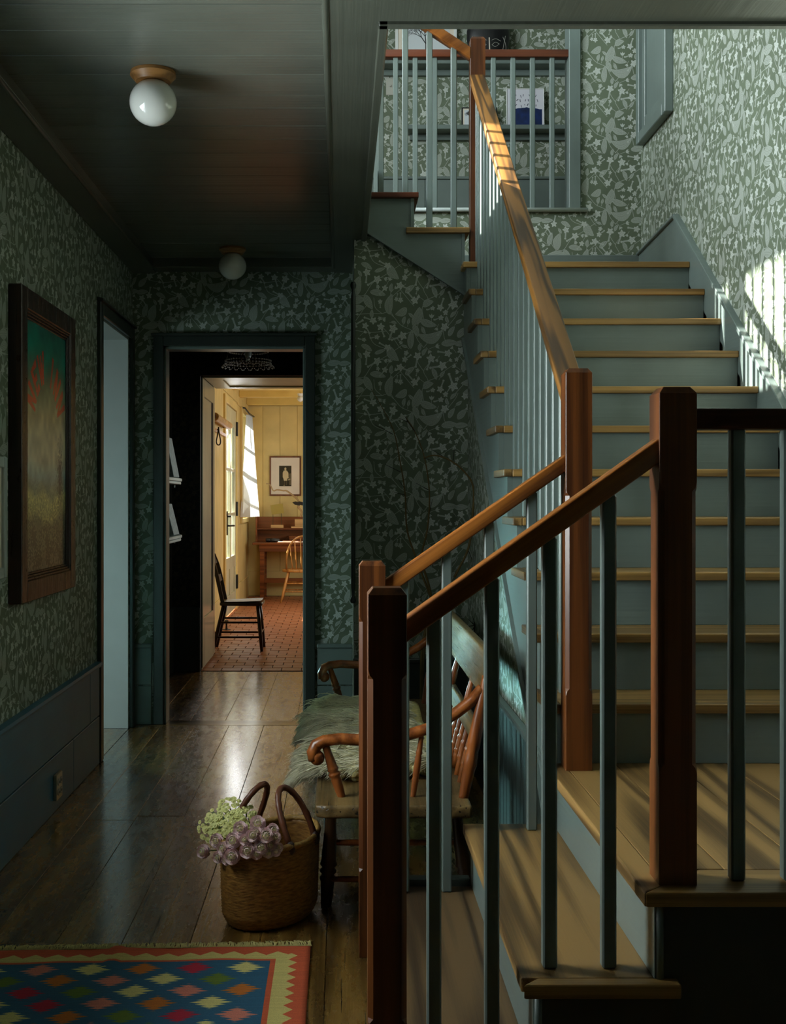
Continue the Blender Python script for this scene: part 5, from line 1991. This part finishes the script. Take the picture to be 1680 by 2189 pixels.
def saddle(u, v):
    x = SXa + 0.02 + (SXb - 0.014 - SXa - 0.02) * u
    hw = np.interp(x, [s[0] for s in seat], [s[1] for s in seat]) - 0.008
    y = cyc - hw + 2 * hw * v
    return (x, y, SZ + 0.004 + 0.012 * u ** 2 - 0.006 * math.sin(PI * v) * math.sin(PI * u))


MB().grid(saddle, 14, 14).build('seat_top', 'seatwood', dc, smooth=True)
for x0, x1, ya_, yb_ in ((-1.175, -1.08, -0.165, -0.13), (-1.175, -1.08, 0.165, 0.13), (-0.725, -0.765, -0.165, -0.13), (-0.725, -0.765, 0.165, 0.13)):
    stick(MB(), (x0, cyc + ya_, 0), (x1, cyc + yb_, SZ - 0.03), 0.014, 0.018).build('leg', 'darkwood', dc, smooth=True)
for zz in (0.13, 0.265):
    for s_ in (-1, 1):
        t_ = zz / SZ
        stick(MB(), (-1.175 + .095 * t_, cyc + s_ * (.165 - .035 * t_), zz + (0.012 if s_ > 0 else 0)), (-0.725 - .04 * t_, cyc + s_ * (.165 - .035 * t_), zz + (0.012 if s_ > 0 else 0)), 0.009).build('stretcher', 'darkwood', dc, smooth=True)
for x in (-1.15, -0.735):
    stick(MB(), (x, cyc - .155, 0.17), (x, cyc + .155, 0.17), 0.009).build('stretcher', 'darkwood', dc, smooth=True)
for s_ in (-1, 1):
    m_ = MB()
    P = [(-1.085, cyc + s_ * .14, SZ - .01), (-1.11, cyc + s_ * .143, .56), (-1.135, cyc + s_ * .15, .68), (-1.165, cyc + s_ * .155, .79), (-1.205, cyc + s_ * .16, .89)]
    rings = []
    for i, p in enumerate(smooth_path(P, 4)):
        rings.append([(p.x + a, p.y + b_, p.z) for a, b_ in ((-.02, -.012), (.016, -.012), (.016, .012), (-.02, .012))])
    m_.rings(rings).build('back_post', 'darkwood', dc, 0.004)
for z0, z1_, x0, x1 in ((0.80, 0.875, -1.172, -1.20), (0.635, 0.70, -1.124, -1.142)):
    MB().obox(((x0 + x1) / 2, cyc, (z0 + z1_) / 2), (0.007, 0, 0.001), (0, 0.15, 0), ((x1 - x0) / 2, 0, (z1_ - z0) / 2)).build('back_slat', 'darkwood', dc, 0.003)

# small iron door stop
ds = MB()
p = at(484, 1346, 12.55)
ds.lathe([(0.0, 0), (0.045, 0), (0.045, 0.006), (0.012, 0.010), (0.009, 0.05), (0.012, 0.07), (0.022, 0.085), (0.022, 0.10), (0.0, 0.112)], (p.x, 12.55, 0.0), 14)
tag(ds.build('door_stop', 'black', None, smooth='auto'), 'little black iron door stop on the tiles behind the dark chair', 'door stop')

# desk with hutch
de = thing('writing_desk', 'brown wooden writing desk with a low shelf back against the yellow wall', 'desk', (-0.4, 16.6, 0))
p = at(540, 1157, 16.35)
DX, DZ_ = p.x, 0.80
MB().box(DX, 0.35, 16.28, 16.96, DZ_ - 0.03, DZ_).build('desk_top', 'deskwood', de, 0.004)
MB().box(DX + 0.09, 0.26, 16.34, 16.92, DZ_ - 0.13, DZ_ - 0.03).build('apron', 'deskwood', de, 0.003)
for lx in (DX + 0.10, 0.19):
    for ly in (16.35, 16.85):
        MB().box(lx, lx + 0.062, ly, ly + 0.062, 0, DZ_ - 0.03).build('leg', 'deskwood', de, 0.004)
MB().box(DX + 0.13, 0.22, 16.80, 16.83, 0.20, 0.27).build('stretcher', 'deskwood', de, 0.003)
hx0 = at(547, 1105, 16.75).x
hz1 = at(547, 1105, 16.7).z
h_ = MB().box(hx0, 0.33, 16.93, 16.955, DZ_, hz1).box(hx0, hx0 + 0.022, 16.66, 16.93, DZ_, hz1).box(0.308, 0.33, 16.66, 16.93, DZ_, hz1)
h_.build('hutch', 'deskwood', de, 0.003)
hzs = at(600, 1129, 16.66).z
MB().box(hx0 + .022, 0.308, 16.66, 16.93, hzs - 0.022, hzs).build('hutch_shelf', 'deskwood', de, 0.003)

# small picture on a wire easel
es = thing('picture_easel', 'small olive picture held on a wire stand upon the desk shelf', 'picture stand', (-0.95, 16.72, hzs))
bx0, bx1 = at(579, 1120, 16.7).x, at(606, 1120, 16.7).x
MB().box(bx0, bx1, 16.67, 16.75, hzs, hzs + 0.045).build('base_block', 'tan', es, 0.003)
zt = at(590, 1100, 16.7).z
for x in (bx0 + 0.03, bx1 - 0.03):
    MB().tube([(x, 16.71, hzs + .04), (x, 16.71, zt + .03)], 0.004, 6).build('wire', 'brass', es)
ng = noise_img(90, 70, 14)[..., None]
MB().obox(((bx0 + bx1) / 2, 16.70, zt + 0.078), (0.088, 0, 0.012), (0, 0.006, 0), (-0.010, 0, 0.068)).build('picture_card', picture_mat('olive_view', np.clip((np.array([120, 106, 48]) * (0.6 + .9 * ng)) / 255, 0, 1)), es)

# driftwood branch with a dried leaf in a little block
dw = thing('driftwood_branch', 'twisted dry branch with one dark leaf standing in a block on the desk shelf', 'ornament', (-0.65, 16.7, hzs))
ax0, ax1 = at(630, 1120, 16.7).x, at(649, 1120, 16.7).x
MB().box(ax0 - 0.05, ax1 + 0.04, 16.67, 16.78, hzs, hzs + 0.022).build('plinth', 'tan', dw, 0.003)
MB().box(ax0, ax1, 16.69, 16.76, hzs + .022, hzs + 0.13).build('block', 'tan', dw, 0.003)
P = [at(a, b_, 16.66) for a, b_ in ((642, 1105), (645, 1094), (638, 1085), (639, 1078), (636, 1068), (614, 1050), (606, 1049), (592, 1047), (584, 1049), (577, 1036), (569, 1034))]
MB().tube(smooth_path(P, 3), [0.016 - 0.0003 * i for i in range(31)], 6).build('branch', 'driftwood', dw, smooth=True)
lm = MB()
for dx_, rot in ((0, 0), (0.06, .3)):
    c_ = at(636, 1077, 16.62) + Vector((dx_, 0, 0))
    ringp = [(c_.x - 0.075, c_.z + .02), (c_.x - .03, c_.z + .035), (c_.x + .03, c_.z + .02), (c_.x + .07, c_.z - .005), (c_.x + .02, c_.z - .025), (c_.x - .04, c_.z - .012)]
    lm.prism(ringp, 'y', 16.615 + dx_ * .1, 16.62 + dx_ * .1)
lm.build('leaf', 'bark_dark', dw)

# things on the desk top
bi = thing('binoculars', 'small black binoculars lying on the desk top', 'binoculars', at(580, 1153, 16.45))
c_ = at(579, 1150, 16.45)
for dx_ in (-0.04, 0.03):
    MB().lathe([(0.0, 0), (0.026, 0), (0.028, 0.05), (0.022, 0.08), (0.018, 0.12), (0.0, 0.12)], (c_.x + dx_ - .03, 16.45, DZ_ + .028), 12, (1, .25, 0)).build('barrel', 'black', bi, smooth='auto')
MB().box(c_.x - .03, c_.x + .05, 16.44, 16.50, DZ_ + .02, DZ_ + .04).build('bridge', 'black', bi)
tag(MB().box(at(594, 0, 16.4).x, 0.0, 16.33, 16.55, DZ_, DZ_ + 0.008).build('paper_stack', 'papersheet', None), 'flat white papers on the desk beside the binoculars', 'papers')
tag(MB().box(at(604, 0, 16.4).x, -0.55, 16.40, 16.55, DZ_ + .008, DZ_ + 0.016).build('orange_booklet', 'orange', None), 'thin orange booklet on the desk papers', 'booklet')
bxa, bxb = at(618, 0, 16.75).x, at(647, 0, 16.75).x
tb = thing('wooden_box', 'low brown wooden box at the back of the desk top', 'box', ((bxa + bxb) / 2, 16.8, DZ_))
MB().box(bxa, bxb, 16.72, 16.9, DZ_, DZ_ + 0.06).build('body', 'deskwood', tb, 0.003)
MB().box(bxa - .004, bxb + .004, 16.716, 16.904, DZ_ + .061, DZ_ + 0.083).build('lid', 'deskwood', tb, 0.003)

# bow-back chair at the desk
wc = thing('windsor_chair', 'blond bow back spindle chair pulled up to the desk', 'chair', (-0.50, 16.05, 0))
WX, WY, WZ = at(650, 0, 16.0).x, 16.02, 0.45
poly = [(WX + 0.30 * math.cos(t) * (1 - 0.08 * math.sin(t)), WY + 0.215 * math.sin(t)) for t in [2 * PI * k / 28 for k in range(28)]]
MB().prism(poly, 'z', WZ - 0.04, WZ).build('seat', 'pine', wc, 0.010, 2, smooth='auto')
for sx, sy in ((-1, -1), (1, -1), (-1, 1), (1, 1)):
    stick(MB(), (WX + sx * .31, WY + sy * .20, 0), (WX + sx * .21, WY + sy * .13, WZ - .03), 0.013, 0.017).build('leg', 'pine', wc, smooth=True)
for zz in (0.15, 0.26):
    t_ = zz / WZ
    for sy in (-1, 1):
        stick(MB(), (WX - .31 + .10 * t_, WY + sy * (.20 - .07 * t_), zz), (WX + .31 - .10 * t_, WY + sy * (.20 - .07 * t_), zz), 0.009).build('stretcher', 'pine', wc, smooth=True)
    for sx in (-1, 1):
        stick(MB(), (WX + sx * (.31 - .10 * t_), WY - .20 + .07 * t_, zz + .03), (WX + sx * (.31 - .10 * t_), WY + .20 - .07 * t_, zz + .03), 0.009).build('stretcher', 'pine', wc, smooth=True)


def bow(t):
    x = WX + 0.235 * math.cos(t) * (1.0 if math.sin(t) < .2 else 1.02)
    zz = WZ + 0.455 * math.sin(t) ** 0.72
    return Vector((x, WY - 0.165 - 0.10 * (zz - WZ) / .45, zz))


MB().tube([bow(PI * k / 28) for k in range(29)], 0.0125, 8).build('bow', 'pine', wc, smooth=True)
for k in range(1, 7):
    t = PI * (0.5 + (k - 3.5) * 0.112)
    q = bow(t)
    x0 = WX + (q.x - WX) * 0.82
    stick(MB(), (x0, WY - 0.155, WZ - .01), q, 0.0075, 0.006).build('spindle', 'pine', wc, smooth=True)

# framed portrait on the back wall
a, b_ = at(576, 1060, KY - .03), at(643.5, 975, KY - .03)
framed('framed_portrait', 'brown framed black and white portrait with a wide mat above the desk', (a.x, KY - 0.034, a.z), b_.x - a.x, b_.z - a.z, 0.022, 0.022, 'brownframe', picture_mat('portrait_print', art_portrait(), 0.3), 0.118)

# kitchen globe lamp
kl = thing('kitchen_lamp', 'little white globe lamp under the yellow kitchen beams', 'ceiling lamp', at(642, 852, 15.3))
c_ = at(642, 852, 15.3)
MB().sphere(c_, 0.042, 20, 12).build('globe', 'opal', kl, smooth=True)
MB().lathe([(0.0, 0), (0.03, 0), (0.045, 0.03), (0.0, 0.03)], (c_.x, c_.y, c_.z + 0.035), 16).build('lamp_holder', 'opal', kl)
MB().tube([(c_.x, c_.y, c_.z + .06), (c_.x, c_.y, 2.95)], 0.008, 6).build('stem', 'yellow_x', kl)

# wooden roller with a hanging strap on the left wall
rl = thing('towel_roller', 'wooden towel roller on a wall bar by the kitchen door', 'towel roller', (KX0, 12.8, 2.0))
zr = at(470, 905, 12.8).z
MB().lathe([(0.0, 0), (0.042, 0), (0.042, 1.5), (0.0, 1.5)], (KX0 + 0.085, 11.75, zr), 16, (0, 1, 0)).build('roller', 'tan', rl, smooth='auto')
MB().box(KX0 + .012, KX0 + .045, 11.65, 13.35, zr - 0.12, zr - 0.085).build('wall_bar', 'pine', rl, 0.003)
for yy in (11.73, 13.27):
    MB().box(KX0 + .012, KX0 + .10, yy - .012, yy + .012, zr - .02, zr + .02).build('bracket', 'deskwood', rl, 0.003)
sl = thing('hanging_strap', 'black leather loop hanging under the towel roller', 'strap', at(467, 918, 12.36))
q0 = at(467, 917, 12.36)
P = [q0 + Vector((0, 0, 0.02)), q0 + Vector((-.01, 0, -.06)), q0 + Vector((-.022, 0, -.13)), q0 + Vector((-.012, 0, -.165)), q0 + Vector((.012, 0, -.165)), q0 + Vector((.022, 0, -.13)), q0 + Vector((.01, 0, -.06)), q0 + Vector((0, 0, .02))]
MB().tube(smooth_path(P, 4), 0.007, 6).build('loop', 'black', sl, smooth=True)
MB().tube([q0 + Vector((0, 0, .0)), Vector((KX0 + .03, 12.36, zr - .10))], 0.005, 6).build('peg', 'black', sl)

# curtain on a swing rod
cu_t = thing('sheer_curtain', 'white sheer curtain on a black swing rod at the kitchen window', 'curtain', (KX0 + .1, 16.0, 2.55))
zt, zb = at(530, 886, 16.0).z, at(530, 1105, 15.9).z


def curt(u, v):
    spread = 0.5 + 0.5 * v                 # wider at the hem
    y = 16.42 - u * (0.40 + 0.42 * v)
    x = KX0 + 0.07 + (1 - u) * 0.06 * spread + (0.030 + 0.03 * v) * math.sin(u * 30) * spread + 0.03 * v * (1 - u)
    return (x, y, zt + (zb - zt) * v)


MB().grid(curt, 60, 16).build('curtain_cloth', 'curtain', cu_t, smooth=True)
MB().tube([(KX0 + .03, 15.70, zt + .07), (KX0 + .06, 15.78, zt + .07), (KX0 + .10, 15.95, zt + .01), (KX0 + .13, 16.45, zt + .0)], 0.012, 8).build('curtain_rod', 'black', cu_t, smooth=True)
